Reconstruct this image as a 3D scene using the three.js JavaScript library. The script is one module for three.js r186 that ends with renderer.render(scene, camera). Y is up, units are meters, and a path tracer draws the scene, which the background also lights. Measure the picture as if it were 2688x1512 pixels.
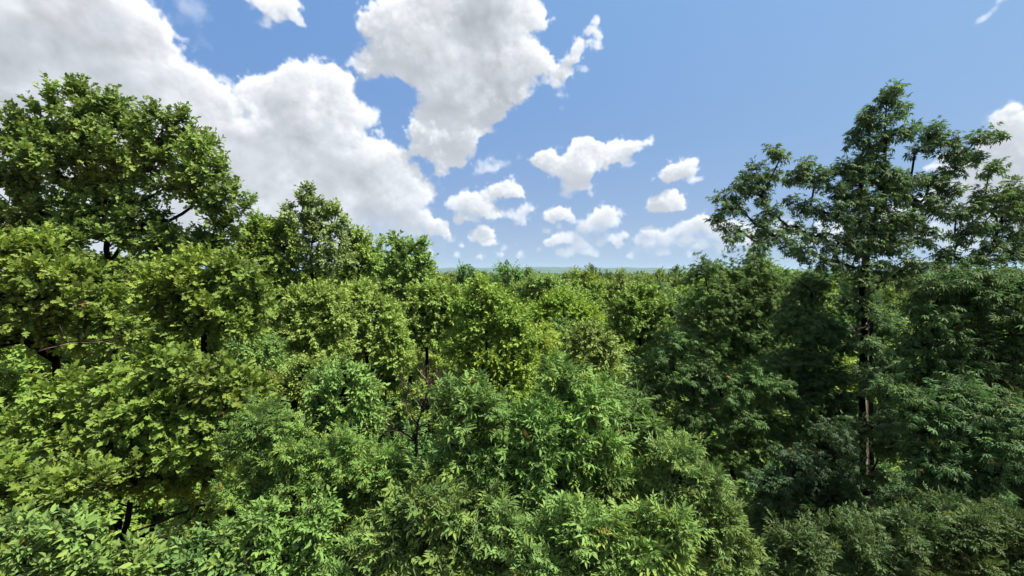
import * as THREE from 'three';
import { ImprovedNoise } from 'three/addons/math/ImprovedNoise.js';
import { mergeGeometries } from 'three/addons/utils/BufferGeometryUtils.js';

// ------------------------------------------------------------------ camera, sky, sun, exposure
const EYE = 11;
const scene = new THREE.Scene();
const camera = new THREE.PerspectiveCamera(2 * Math.atan(288 / 453) * 180 / Math.PI, 1024 / 576, 0.1, 20000);
camera.position.set(0, EYE, 0);
camera.rotation.x = -2 * Math.PI / 180;
const renderer = new THREE.WebGLRenderer({ antialias: true });
renderer.toneMapping = THREE.LinearToneMapping;
renderer.toneMappingExposure = 2.6;
renderer.shadowMap.enabled = true;
const SUN_AZ = 108, SUN_EL = 57, RAD = Math.PI / 180;
const sunDir = new THREE.Vector3(Math.sin(SUN_AZ * RAD) * Math.cos(SUN_EL * RAD), Math.sin(SUN_EL * RAD), -Math.cos(SUN_AZ * RAD) * Math.cos(SUN_EL * RAD));
const sun = new THREE.DirectionalLight(new THREE.Color(1, 0.94, 0.8), 5);
sun.name = 'sun';
sun.position.copy(sunDir).multiplyScalar(120);
sun.castShadow = true;
Object.assign(sun.shadow.camera, { left: -60, right: 60, top: 60, bottom: -60, near: 1, far: 300 });
sun.shadow.mapSize.set(4096, 4096);
scene.add(sun, sun.target);
scene.fog = new THREE.FogExp2(new THREE.Color(0.42, 0.64, 0.88), 0.00009);

// ------------------------------------------------------------------ helpers
function rng(seed) {
  let a = seed >>> 0;
  return () => { a = (a + 0x6d2b79f5) | 0; let t = Math.imul(a ^ (a >>> 15), 1 | a); t = (t + Math.imul(t ^ (t >>> 7), 61 | t)) ^ t; return ((t ^ (t >>> 14)) >>> 0) / 4294967296; };
}
const V = (x, y, z) => new THREE.Vector3(x, y, z);
const clamp = (x, a, b) => Math.min(b, Math.max(a, x)), lerp = (a, b, t) => a + (b - a) * t;
const smooth = (a, b, x) => { const t = clamp((x - a) / (b - a), 0, 1); return t * t * (3 - 2 * t); };
const perlin = new ImprovedNoise();
const names = new Map();
function numbered(n) { const k = names.get(n) ?? 0; names.set(n, k + 1); return k ? n + '_' + String(k).padStart(3, '0') : n; }
function tag(o, label, category, group, kind) {
  if (label) o.userData.label = label;
  if (category) o.userData.category = category;
  if (group) o.userData.group = group;
  if (kind) o.userData.kind = kind;
  return o;
}

// ------------------------------------------------------------------ sky: air and cumulus, computed for every direction
const CLOUDS = [[-51.57,18.05,5.3,1.0],[-47.37,20.27,5.59,1.0],[-43.11,20.55,5.91,1.0],[-44.57,13.71,5.36,1.0],[-48.13,13.26,4.55,1.0],[-39.71,17.81,4.03,1.0],[-38.29,14.59,4.11,1.0],[-35.98,18.85,2.82,1.0],[-33.76,17.49,2.8,1.0],[-32.28,16.82,1.62,1.0],[-35.5,14.64,3.91,1.0],[-51.3,10.97,4.78,1.0],[-40.31,22.58,3.26,1.0],[-37.34,21.79,1.72,0.8],[-34.87,24.11,1.75,0.22],[-33.65,22.28,1.17,0.2],[-34.42,25.46,1.97,0.25],[-29.88,18.77,1.2,1.0],[-28.56,18.41,2.26,1.0],[-26.29,19.36,2.7,1.0],[-24.74,20.96,1.93,1.0],[-22.01,21.56,2.18,1.0],[-20.74,19.82,2.66,1.0],[-23.76,17.4,4.56,1.0],[-27.85,14.82,4.42,1.0],[-20.02,16.78,2.76,1.0],[-17.77,17.74,1.5,0.6],[-16.97,18.45,0.96,0.45],[-24.89,12.0,4.69,1.0],[-20.62,12.37,4.36,1.0],[-30.76,11.39,3.86,1.0],[-16.69,12.65,3.61,1.0],[-14.37,11.64,3.0,1.0],[-13.53,13.41,1.38,1.0],[-11.4,10.01,2.61,1.0],[-20.12,9.03,4.47,1.0],[-14.98,9.28,3.5,1.0],[-28.92,8.96,4.53,0.7],[-33.01,11.62,4.18,0.9],[-34.41,6.42,4.66,0.6],[-25.99,6.44,4.77,0.5],[-30.88,5.08,3.97,0.45],[-21.8,5.5,4.47,0.42],[-16.17,7.23,3.03,0.55],[-12.02,8.2,2.39,0.5],[-15.58,8.08,1.87,1.0],[-22.84,8.3,1.75,1.0],[-28.38,27.09,1.53,0.8],[-26.84,26.65,1.75,0.8],[-25.64,27.49,1.4,0.7],[-28.13,25.34,0.87,0.5],[-25.06,26.12,0.9,0.7],[-24.45,26.05,0.64,0.6],[-17.09,27.08,1.93,1.0],[-14.2,28.78,2.69,1.0],[-14.58,25.47,3.62,1.0],[-10.05,30.06,2.41,1.0],[-11.28,26.25,3.65,1.0],[-6.42,28.92,3.98,1.0],[-0.87,29.53,3.98,1.0],[2.85,28.77,1.81,1.0],[-7.67,24.52,5.07,1.0],[-1.49,25.21,4.66,1.0],[-13.08,23.65,3.12,1.0],[-16.91,22.98,2.04,1.0],[2.24,24.7,2.35,1.0],[4.1,23.85,1.51,1.0],[-8.9,21.37,3.49,1.0],[-3.98,21.56,4.2,1.0],[0.37,22.14,3.09,1.0],[-5.23,19.38,2.48,1.0],[-2.12,19.22,1.82,1.0],[-18.82,23.15,1.0,0.5],[-10.63,32.19,2.78,1.0],[-2.71,33.88,5.53,1.0],[5.46,22.36,1.42,0.8],[6.57,23.36,1.29,0.9],[7.54,24.73,1.26,0.9],[8.39,25.97,1.14,0.8],[9.59,27.33,1.01,0.8],[10.3,28.22,0.69,0.7],[10.56,25.82,1.02,0.6],[10.79,26.77,0.81,0.6],[9.01,23.44,0.96,0.5],[5.96,20.97,1.0,0.4],[6.22,19.56,0.67,0.25],[-10.74,18.92,1.45,1.0],[-9.17,18.35,1.69,1.0],[-11.35,17.13,1.69,1.0],[-12.32,16.3,1.02,1.0],[-9.91,15.86,2.3,1.0],[-7.09,16.54,2.54,1.0],[-5.24,16.6,2.09,1.0],[-3.37,17.42,1.39,0.8],[-8.95,13.62,1.76,1.0],[-7.48,13.9,2.01,1.0],[-8.96,12.22,1.07,1.0],[-6.11,15.09,1.64,1.0],[-11.37,14.66,1.61,1.0],[-2.75,18.88,1.6,0.6],[-2.51,12.83,1.61,0.45],[-0.88,13.42,1.17,0.3],[-4.26,12.57,1.32,0.35],[0.75,14.01,0.73,0.25],[4.5,13.74,1.45,1.0],[3.63,13.17,1.46,1.0],[6.0,12.77,2.33,1.0],[8.21,14.57,1.71,1.0],[9.92,14.96,1.27,1.0],[9.08,13.03,2.59,1.0],[11.49,14.09,1.97,1.0],[13.28,14.33,1.67,1.0],[15.04,14.68,1.12,1.0],[16.55,15.13,0.89,0.8],[7.86,11.31,2.04,0.8],[9.09,10.68,1.46,0.7],[6.63,9.78,1.48,0.5],[9.71,9.35,1.03,0.5],[14.24,13.03,1.26,0.5],[19.64,11.66,1.49,1.0],[21.07,12.0,1.33,1.0],[21.82,12.5,0.66,0.8],[18.86,11.04,1.37,1.0],[21.3,10.65,0.94,0.8],[22.38,10.68,0.53,0.6],[17.05,10.92,0.42,0.3],[18.78,8.29,1.66,1.0],[19.68,7.9,1.52,1.0],[17.43,7.77,1.27,1.0],[20.36,7.52,0.82,1.0],[18.0,7.51,1.12,1.0],[-6.51,8.09,1.49,0.7],[-5.02,8.96,1.94,1.0],[-4.02,8.0,1.8,1.0],[-1.88,9.72,1.64,1.0],[-0.25,10.21,1.64,1.0],[0.75,9.6,1.05,0.8],[-2.77,7.39,1.66,0.8],[0.38,7.15,1.21,0.6],[2.01,7.89,1.21,0.6],[1.26,6.29,1.21,0.5],[-0.88,7.15,1.06,0.4],[-7.75,8.31,1.19,0.5],[5.52,7.0,1.35,1.0],[6.76,7.11,1.2,1.0],[4.52,6.64,1.06,1.0],[7.51,6.48,0.75,0.6],[10.94,6.9,1.62,1.0],[12.27,7.35,1.02,0.8],[9.48,5.84,1.34,1.0],[12.15,6.15,1.32,1.0],[13.58,7.08,0.73,0.6],[8.87,5.23,0.75,1.0],[-13.23,6.12,1.56,1.0],[-11.67,6.65,1.57,1.0],[-10.22,6.19,1.46,1.0],[-9.0,5.48,1.23,1.0],[-14.43,4.89,1.19,0.8],[-12.04,4.94,1.21,1.0],[-9.98,5.09,0.98,1.0],[-8.38,4.99,1.2,1.0],[-5.9,6.63,1.35,0.7],[-6.89,6.24,1.05,0.6],[-4.65,6.64,0.91,0.5],[-3.77,5.28,1.06,1.0],[-2.9,4.79,1.07,1.0],[-4.65,4.28,1.07,1.0],[-3.4,3.67,0.92,1.0],[-2.39,3.67,0.76,1.0],[-6.28,3.4,0.61,0.7],[-7.52,4.01,0.76,0.5],[-0.88,3.05,0.61,0.5],[0.63,3.42,0.46,0.5],[4.15,5.03,0.76,0.8],[5.78,4.03,1.06,1.0],[7.15,4.14,1.06,1.0],[8.51,3.51,0.9,1.0],[4.66,3.54,0.91,1.0],[8.15,2.77,0.6,0.7],[3.53,2.79,0.61,0.5],[10.96,3.61,0.75,0.5],[12.17,3.96,0.89,0.6],[13.02,3.21,0.88,0.6],[13.96,4.41,0.73,0.8],[22.77,5.8,1.21,1.0],[21.92,5.15,1.09,1.0],[23.74,5.08,1.07,1.0],[20.83,4.95,1.1,1.0],[19.72,4.64,0.84,1.0],[18.03,4.44,0.99,1.0],[16.65,4.84,1.0,1.0],[18.95,3.83,1.13,1.0],[16.9,3.51,0.86,1.0],[21.17,3.78,0.83,1.0],[22.7,3.04,0.82,1.0],[24.58,4.59,1.59,0.8],[26.13,4.53,1.56,0.8],[27.15,3.6,1.54,0.7],[25.13,2.99,1.19,0.6],[15.73,3.9,0.72,0.7],[28.62,3.56,1.76,0.7],[31.45,3.67,1.98,0.6],[-10.24,2.38,0.61,0.7],[-7.16,2.15,0.76,0.7],[-4.03,1.91,0.77,0.7],[-1.51,2.29,0.77,0.7],[1.01,2.04,0.77,0.7],[6.04,2.4,0.76,0.7],[10.36,2.13,0.75,0.7],[14.58,1.85,0.73,0.7],[18.06,2.18,0.71,0.7],[21.42,1.9,0.69,0.7],[24.62,2.2,0.67,0.7],[27.67,1.92,0.64,0.7],[47.45,13.59,0.86,1.0],[47.08,12.57,1.08,1.0],[46.7,11.52,1.1,1.0],[45.94,10.93,0.98,1.0],[48.49,12.01,1.43,1.0],[46.55,10.57,1.11,1.0],[47.72,9.77,1.62,1.0],[46.0,8.83,1.28,1.0],[45.06,9.4,0.87,1.0],[43.44,10.27,0.68,1.0],[44.12,9.12,1.04,1.0],[42.79,9.49,0.77,1.0],[47.21,7.39,1.8,1.0],[45.43,7.2,1.6,1.0],[43.84,7.4,1.36,1.0],[49.15,7.52,2.22,1.0],[42.53,6.2,1.73,1.0],[44.86,5.08,1.79,1.0],[46.99,4.89,1.97,1.0],[48.97,4.3,2.13,1.0],[40.44,5.46,1.66,0.8],[37.41,4.71,1.77,0.7],[41.56,3.5,2.03,0.7],[34.97,3.83,2.05,0.6],[38.24,2.69,1.75,0.5],[44.6,2.44,1.81,0.6],[47.64,1.88,1.67,0.6],[50.88,10.32,3.04,1.0],[51.76,4.83,3.65,1.0],[45.37,20.82,0.38,0.6],[45.66,21.01,0.45,0.6],[46.07,21.31,0.44,0.6],[46.53,21.66,0.5,0.6],[46.86,22.11,0.57,0.6],[-48.3,6.83,4.03,1.0],[-43.8,6.07,4.57,1.0],[-38.51,4.64,4.33,1.0],[-51.93,5.57,4.22,1.0],[-46.69,2.78,3.57,0.8],[-41.52,2.09,4.08,0.8],[-33.61,3.37,4.77,0.7],[-14.44,4.16,3.11,0.36],[-18.5,3.84,3.24,0.45],[-10.23,3.37,2.45,0.26],[-39.14,10.3,3.16,1.0],[-41.71,9.02,2.69,1.0],[-37.67,7.63,3.48,1.0],[-29.97,3.51,3.04,0.35],[-36.14,3.78,2.73,0.4],[-21.84,3.18,2.81,0.3],[5.69,5.66,0.75,0.62],[7.31,2.31,0.9,0.75],[9.41,2.58,0.88,0.77],[11.27,5.52,0.88,0.76],[13.01,3.68,0.9,0.79],[15.56,3.74,0.77,0.73],[16.89,4.47,0.62,0.79],[18.99,2.24,0.5,0.66],[20.52,3.28,0.7,0.68],[22.06,2.85,0.58,0.65],[23.83,5.51,0.72,0.66],[25.17,2.67,0.52,0.73],[26.2,4.02,0.63,0.64],[28.09,2.32,0.66,0.78],[29.18,4.97,0.54,0.72],[31.3,5.03,0.4,0.69],[31.93,4.75,0.62,0.75],[34.07,4.88,0.42,0.63],[35.14,2.01,0.35,0.72],[36.56,3.1,0.42,0.79],[37.28,4.67,0.43,0.67],[38.86,2.83,0.42,0.64],[40.03,4.61,0.31,0.63],[40.98,3.4,0.42,0.72],[41.76,4.47,0.41,0.75],[42.88,3.34,0.33,0.68],[43.66,2.23,0.42,0.69],[44.72,3.4,0.32,0.65],[45.66,3.21,0.31,0.67],[46.99,2.49,0.46,0.68],[8.07,3.71,3.1,0.23],[11.43,5.19,2.44,0.24],[16.25,2.88,2.51,0.23],[19.94,3.56,2.89,0.22],[23.39,3.36,2.27,0.24],[27.36,4.75,2.78,0.25],[30.2,4.69,2.61,0.19],[33.74,3.09,1.47,0.19],[36.17,3.22,1.84,0.24],[38.32,4.35,1.87,0.18],[41.62,3.91,1.67,0.23],[43.95,2.91,1.62,0.19],[45.88,3.23,1.55,0.23]];      // azimuth, elevation, radius in degrees, density
const EXPOSURE = 2.6, SKY_GAIN = 1 / EXPOSURE;      // the sky keeps its level in the picture
function makeSky() {
  const W = 4096, H = 2048, data = new Float32Array(W * H * 4);
  // tileable noise volumes: billowy (cellular) and smooth
  const N = 64, billow = new Float32Array(N * N * N), soft = new Float32Array(N * N * N), r = rng(5);
  const cellNoise = (G) => {
    const px = new Float32Array(G * G * G), py = px.slice(), pz = px.slice();
    for (let i = 0; i < px.length; i++) { px[i] = r(); py[i] = r(); pz[i] = r(); }
    return (x, y, z) => {
      const fx = x * G, fy = y * G, fz = z * G, ix = Math.floor(fx), iy = Math.floor(fy), iz = Math.floor(fz);
      let best = 9;
      for (let a = -1; a < 2; a++) for (let b = -1; b < 2; b++) for (let c = -1; c < 2; c++) {
        const k = (((ix + a + G) % G) * G + ((iy + b + G) % G)) * G + ((iz + c + G) % G);
        const dx = ix + a + px[k] - fx, dy = iy + b + py[k] - fy, dz = iz + c + pz[k] - fz, d = dx * dx + dy * dy + dz * dz;
        if (d < best) best = d;
      }
      return Math.sqrt(best);
    };
  };
  const c1 = cellNoise(6), c2 = cellNoise(12);
  for (let x = 0, i = 0; x < N; x++) for (let y = 0; y < N; y++) for (let z = 0; z < N; z++, i++) {
    billow[i] = 1 - (c1(x / N, y / N, z / N) * 0.65 + c2(x / N, y / N, z / N) * 0.35) * 1.15;
    const P = (k, o) => {          // smooth noise that repeats every N
      const u = x / N * k, v = y / N * k, w = z / N * k, s = (a, b, c) => perlin.noise(a + o, b + o, c + o);
      const tx = x / N, ty = y / N, tz = z / N;
      return (s(u, v, w) * (1 - tx) + s(u - k, v, w) * tx) * (1 - ty) * (1 - tz) + (s(u, v - k, w) * (1 - tx) + s(u - k, v - k, w) * tx) * ty * (1 - tz)
        + ((s(u, v, w - k) * (1 - tx) + s(u - k, v, w - k) * tx) * (1 - ty) + (s(u, v - k, w - k) * (1 - tx) + s(u - k, v - k, w - k) * tx) * ty) * tz;
    };
    soft[i] = P(5, 0.37) + 0.5 * P(10, 7.13);
  }
  const look = (T, x, y, z) => {
    x *= N; y *= N; z *= N;
    const ix = Math.floor(x), iy = Math.floor(y), iz = Math.floor(z), fx = x - ix, fy = y - iy, fz = z - iz;
    const x0 = (ix & 63) << 12, x1 = ((ix + 1) & 63) << 12, y0 = (iy & 63) << 6, y1 = ((iy + 1) & 63) << 6, z0 = iz & 63, z1 = (iz + 1) & 63;
    const a = T[x0 + y0 + z0] + (T[x0 + y0 + z1] - T[x0 + y0 + z0]) * fz, b = T[x0 + y1 + z0] + (T[x0 + y1 + z1] - T[x0 + y1 + z0]) * fz;
    const c = T[x1 + y0 + z0] + (T[x1 + y0 + z1] - T[x1 + y0 + z0]) * fz, d = T[x1 + y1 + z0] + (T[x1 + y1 + z1] - T[x1 + y1 + z0]) * fz;
    const e = a + (b - a) * fy, f = c + (d - c) * fy;
    return e + (f - e) * fx;
  };
  // the same kind of sky goes on all round
  const blobs = CLOUDS.map((b) => [...b]), q = rng(77);
  for (let k = 0; k < 95; k++) {
    const az = 62 + q() * 236, el = 4 + 66 * q() ** 1.4, R = 1.2 + el * 0.13 * (0.5 + q());
    const n = 4 + Math.floor(q() * 9);
    for (let i = 0; i < n; i++) blobs.push([az + (q() - 0.5) * R * 4 / Math.cos(el * RAD), el + (q() - 0.35) * R * 1.3, R * (0.5 + q() * 0.7), q() < 0.25 ? 0.5 : 1]);
  }
  for (let k = 0; k < 26; k++) {          // above the frame
    const az = -58 + q() * 116, el = 42 + q() * 26, R = 4 + q() * 5, n = 5 + Math.floor(q() * 5);
    if (az > 14 && az < 40 && el < 60) continue;
    for (let i = 0; i < n; i++) blobs.push([az + (q() - 0.5) * R * 4 / Math.cos(el * RAD), el + (q() - 0.35) * R * 1.3, R * (0.5 + q() * 0.7), 1]);
  }
  // bins of blobs over azimuth (2 degrees) and elevation (2 degrees)
  const bins = Array.from({ length: 180 * 46 }, () => []);
  const B = blobs.map(([az, el, R, d], i) => {
    const h = rng(i + 9)();
    const b = { az: ((az + 540) % 360) - 180, el, R, d, w: (h - 0.5) * R * 0.8 }, reach = R * 1.4 + 1.2, cw = reach / Math.max(0.2, Math.cos(Math.min(80, el + reach) * RAD));
    for (let e = Math.max(0, Math.floor((el - reach) / 2)); e <= Math.min(45, Math.floor((el + reach) / 2)); e++) {
      for (let a = Math.floor((b.az - cw + 180) / 2); a <= Math.floor((b.az + cw + 180) / 2); a++) bins[e * 180 + ((a % 180) + 180) % 180].push(b);
    }
    return b;
  });
  const sd = [0, 0, 0];
  const skyColor = (az, el, out) => {
    const ce = Math.cos(el * RAD), toSun = Math.sin(el * RAD) * sunDir.y + ce * Math.cos((az - SUN_AZ) * RAD) * Math.hypot(sunDir.x, sunDir.z);
    const near = Math.pow(0.5 + 0.5 * toSun, 2.0) * 1.25, e = Math.max(el, 0);
    const hz = Math.exp(-e / 10), up = clamp(e / 60, 0, 1);
    const A = [lerp(0.10, 0.06, up), lerp(0.265, 0.19, up), lerp(0.65, 0.54, up)], Bn = [0.31, 0.53, 0.85], Z = [0.54, 0.66, 0.775];
    for (let c = 0; c < 3; c++) { const base = lerp(A[c], Bn[c], clamp(near * 1.0, 0, 1)); out[c] = lerp(base, Z[c], hz * 0.92) * SKY_GAIN; }
  };
  const col = [0, 0, 0];
  for (let row = 0; row < H; row++) {
    const el = ((row + 0.5) / H - 0.5) * 180, cosE = Math.max(0.15, Math.cos(el * RAD));
    for (let x = 0; x < W; x++) {
      const azT = ((x + 0.5) / W - 0.5) * 360;              // three.js: atan2(z, x)
      const az = ((azT + 90 + 540) % 360) - 180;            // from -z towards +x
      skyColor(az, el, col);
      const o = (row * W + x) * 4;
      data[o + 3] = 1;
      if (el < 0.2 || el > 88) { data[o] = col[0]; data[o + 1] = col[1]; data[o + 2] = col[2]; continue; }
      const list = bins[Math.min(45, Math.floor(el / 2)) * 180 + Math.min(179, Math.floor((az + 180) / 2))];
      if (list.length) {
        const inView = Math.abs(az) < 54 && el < 40;
        if (!inView && ((x & 1) || (row & 1)) && el > 0.5) {      // coarser outside the view
          const s = ((row - (row & 1)) * W + (x - (x & 1))) * 4;
          if (row & 1 || x & 1) { data[o] = data[s]; data[o + 1] = data[s + 1]; data[o + 2] = data[s + 2]; continue; }
        }
        // local frame: u right, v up, w away; light from the sun
        const dA = (SUN_AZ - az) * RAD, lu = Math.sin(dA) * Math.cos(SUN_EL * RAD), lv = Math.sin(SUN_EL * RAD), lw = Math.cos(dA) * Math.cos(SUN_EL * RAD);
        const sa = Math.sin(az * RAD), ca = Math.cos(az * RAD), se = Math.sin(el * RAD), ce = Math.cos(el * RAD);
        const K = 57.3 / 30, k1 = 1 / 30, X = sa * ce * K + 3, Y = se * K + 3, Z = -ca * ce * K + 3;
        const wx = look(soft, X * 1.7, Y * 1.7, Z * 1.7), wy = look(soft, X * 1.7 + 0.5, Y * 1.7, Z * 1.7), wx2 = look(soft, X * 5.1, Y * 5.1, Z * 5.1), wy2 = look(soft, X * 5.1 + 0.5, Y * 5.1, Z * 5.1), wx3 = look(soft, X * 13, Y * 13, Z * 13), wy3 = look(soft, X * 13 + 0.5, Y * 13, Z * 13);
        const cand = [];
        let lo = 1e9, hi = -1e9, big = 0, wsum = 0, bwOut = 0;
        for (const b of list) {
          let du = az - b.az; if (du > 180) du -= 360; if (du < -180) du += 360;
          du = du * cosE + wx * Math.min(1.6, b.R * 0.45) + wx2 * Math.min(0.7, b.R * 0.5) + wx3 * Math.min(0.35, b.R * 0.35); const dv = el - b.el + wy * Math.min(1.2, b.R * 0.35) + wy2 * Math.min(0.6, b.R * 0.4) + wy3 * Math.min(0.3, b.R * 0.3), reach = b.R * 1.4;
          const q2 = du * du + dv * dv;
          if (q2 < reach * reach * 2.6) { cand.push(du, dv, b.w, 1 / (reach * reach), b.d); if (q2 < reach * reach) { lo = Math.min(lo, b.w - reach); hi = Math.max(hi, b.w + reach); const k = 1 - q2 / (reach * reach); big += b.R * k; wsum += k; } }
        }
        if (hi > lo) {
          big /= Math.max(wsum, 1e-4);
          const bw = bwOut = smooth(1.0, 5.5, big), w0 = lerp(0.06, 0.34, bw), w1 = lerp(0.26, 0.32, bw), w2 = lerp(0.40, 0.22, bw), w3 = lerp(0.28, 0.13, bw), amp = lerp(2.1, 1.7, bw), thr = lerp(0.2, 0.3, bw), flatBase = lerp(1.75, 1.2, bw), thin = lerp(0.6, 1, bw);
          let M2 = 0; for (let i = 0; i < cand.length; i += 5) { const v = 1 - (cand[i] ** 2 + cand[i + 1] ** 2) * cand[i + 3]; if (v > 0) M2 += v * v * cand[i + 4]; }
          const belly = smooth(0.55, 2.3, M2 + wx * 0.9 + wy2 * 0.5) * lerp(0.35, 1, bw);
          const dens = (ou, ov, ow, fine) => {
            let m = 0, dd = 0, ws = 1e-5;
            for (let i = 0; i < cand.length; i += 5) {
              const du = cand[i] + ou, dv = cand[i + 1] + ov, dw = ow - cand[i + 2], flat = dv < 0 ? flatBase : 1;
              const v = 1 - (du * du + dv * dv * flat * flat + dw * dw) * cand[i + 3];
              if (v > 0) { const v2 = v * v; m += v2; dd += v2 * cand[i + 4]; ws += v2; }
            }
            if (m < 0.02) return 0;
            m = Math.min(1.15, m) - thr; dd /= ws;
            const px = (ca * ou - sa * se * ov + sa * ce * ow) * k1 + X, py = (ce * ov + se * ow) * k1 + Y, pz = (sa * ou + ca * se * ov - ca * ce * ow) * k1 + Z;
            let n = look(billow, px, py, pz) * w0 + look(billow, px * 2.3 + 0.31, py * 2.3, pz * 2.3) * w1;
            if (fine) n += look(billow, px * 5.2, py * 5.2 + 0.17, pz * 5.2) * w2 + look(billow, px * 11.3, py * 11.3, pz * 11.3 + 0.4) * w3 + look(soft, px * 6.3, py * 6.3, pz * 6.3) * 0.10 + look(soft, px * 17, py * 17, pz * 17) * 0.07;
            else n += 0.44 * (w2 + w3);
            const s = m * (0.45 + 0.55 * dd) + (n - 0.52) * amp * (1.1 - 0.55 * Math.min(1, Math.max(0, m)));
            return s <= 0 ? 0 : Math.min(1, s * 0.9 + s * s * 3) * dd * dd * thin;
          };
          const steps = inView ? 26 : 9, dt = (hi - lo) / steps, sig = 3.0 / Math.max(0.7, Math.min(big, 7) * 0.5);
          let T = 1, lr = 0, la = 0;
          const jit = 0.3 + 0.4 * rng(row * 4099 + x)();
          for (let s = 0; s < steps && T > 0.02; s++) {
            const w = lo + (s + jit) * dt, d = dens(0, 0, w, true);
            if (d <= 0) continue;
            let tau = 0, step = Math.max(0.18, Math.min(big, 6) * 0.11), at = 0;
            const ns = inView ? 5 : 3;
            for (let k = 0; k < ns; k++) { at += step * 0.5; tau += dens(lu * at, lv * at, lw * at + w, k < 2) * step; at += step * 0.5; step *= 1.7; }
            tau *= sig * 1.25;
            const beer = 0.6 * Math.exp(-tau * 0.75) + 0.4 * Math.exp(-tau * 0.13), a = 1 - Math.exp(-d * sig * dt);
            lr += T * a * beer; la += T * a;
            T *= 1 - a;
          }
          if (T < 0.999) {
            const far = Math.exp(-Math.max(0, el - 0.5) / 6.5) * 0.8;
            const S = [0.66, 0.635, 0.61], Am = [0.52, 0.56, 0.615], puff = 0.74 + 0.62 * look(billow, X * 1.5 + 0.31, Y * 1.5 - 0.06, Z * 1.5) + 0.12 * wx2;
            for (let c = 0; c < 3; c++) {
              let cc = (lr * S[c] * (1.3 - 0.9 * belly) + la * Am[c] * lerp(1, puff, bwOut) * (1 - 0.1 * belly)) * SKY_GAIN;
              cc = lerp(cc, (1 - T) * [0.53, 0.64, 0.76][c] * SKY_GAIN * 0.85 + cc * 0.18, far * 0.6);
              col[c] = col[c] * T + cc;
            }
          }
        }
      }
      data[o] = col[0]; data[o + 1] = col[1]; data[o + 2] = col[2];
    }
  }
  const t = new THREE.DataTexture(data, W, H, THREE.RGBAFormat, THREE.FloatType);
  t.mapping = THREE.EquirectangularReflectionMapping;
  t.magFilter = t.minFilter = THREE.LinearFilter;
  t.needsUpdate = true;
  return t;
}
scene.background = scene.environment = makeSky();

// ------------------------------------------------------------------ ground and hills
function noiseTexture(size, fn) {
  const d = new Uint8Array(size * size * 4);
  for (let y = 0; y < size; y++) for (let x = 0; x < size; x++) { const c = fn(x, y); for (let k = 0; k < 3; k++) d[(y * size + x) * 4 + k] = clamp(c[k] * 255, 0, 255); d[(y * size + x) * 4 + 3] = 255; }
  const t = new THREE.DataTexture(d, size, size); t.wrapS = t.wrapT = THREE.RepeatWrapping; t.magFilter = t.minFilter = THREE.LinearFilter; t.colorSpace = THREE.SRGBColorSpace; t.needsUpdate = true; return t;
}
const litter = (() => { const q = rng(3); return noiseTexture(512, (x, y) => { const a = perlin.noise(x / 40, y / 40, 1) * 0.5 + 0.5, b = q(), g = 0.16 + 0.12 * a + 0.14 * b; return [g * 1.1, g * 0.9, g * 0.66]; }); })();
litter.repeat.set(1, 1);
function groundHeight(x, z) {
  const d = Math.hypot(x, z);
  return perlin.noise(x * 0.03, z * 0.03, 2.2) * 0.5 * smooth(10, 40, d) - 0.0035 * Math.min(500, Math.max(0, d - 40));
}
function ringSheet(r0, r1, nr, na, height, uvScale, pow) {
  const pos = [], uv = [], idx = [];
  for (let i = 0; i <= nr; i++) { const r = r0 + (r1 - r0) * Math.pow(i / nr, pow); for (let k = 0; k <= na; k++) { const a = k / na * Math.PI * 2, x = Math.cos(a) * r, z = Math.sin(a) * r; pos.push(x, height(x, z, r, a), z); uv.push(x * uvScale, z * uvScale); } }
  for (let i = 0; i < nr; i++) for (let k = 0; k < na; k++) { const p = i * (na + 1) + k, s = p + na + 1; idx.push(p, p + 1, s, p + 1, s + 1, s); }
  const g = new THREE.BufferGeometry(); g.setAttribute('position', new THREE.Float32BufferAttribute(pos, 3)); g.setAttribute('uv', new THREE.Float32BufferAttribute(uv, 2)); g.setIndex(idx); g.computeVertexNormals(); return g;
}
const ground = new THREE.Mesh(ringSheet(0, 11000, 90, 120, (x, z) => groundHeight(x, z), 0.5, 2.6), new THREE.MeshStandardMaterial({ map: litter, roughness: 1 }));
ground.name = 'ground'; ground.receiveShadow = true; tag(ground, null, null, null, 'structure'); scene.add(ground);
{
  // wooded hills at the horizon: the canopy of a wood several kilometres off
  const q = rng(12), jag = (x, z) => perlin.noise(x * 0.02, z * 0.02, 5) * 3.5 + perlin.noise(x * 0.055, z * 0.055, 8) * 2.5;
  const hillH = (x, z, r) => {
    const az = Math.atan2(x, -z) / RAD, e = smooth(2600, 4300, r) * (1 - 0.3 * smooth(4800, 6400, r));
    const ridge = 27 + 24 * Math.exp(-(((az - 10) / 16) ** 2)) + 14 * Math.exp(-(((az + 8) / 9) ** 2)) + 8 * perlin.noise(az * 0.13, 1, 4) * 1.6 + 7 * perlin.noise(az * 0.6, 2, 4);
    return 4.0 + e * ridge + jag(x, z) * smooth(500, 3000, r);
  };
  const g = ringSheet(480, 6500, 70, 900, hillH, 0.01, 1.5);
  const c = new Float32Array(g.attributes.position.count * 3);
  for (let i = 0; i < c.length; i += 3) { const n = 0.8 + 0.4 * q(); c[i] = 0.03 * n; c[i + 1] = 0.06 * n; c[i + 2] = 0.03 * n; }
  g.setAttribute('color', new THREE.BufferAttribute(c, 3));
  const hills = new THREE.Mesh(g, new THREE.MeshStandardMaterial({ vertexColors: true, roughness: 1 }));
  hills.name = 'hills'; tag(hills, null, null, null, 'structure'); scene.add(hills);
}

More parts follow.
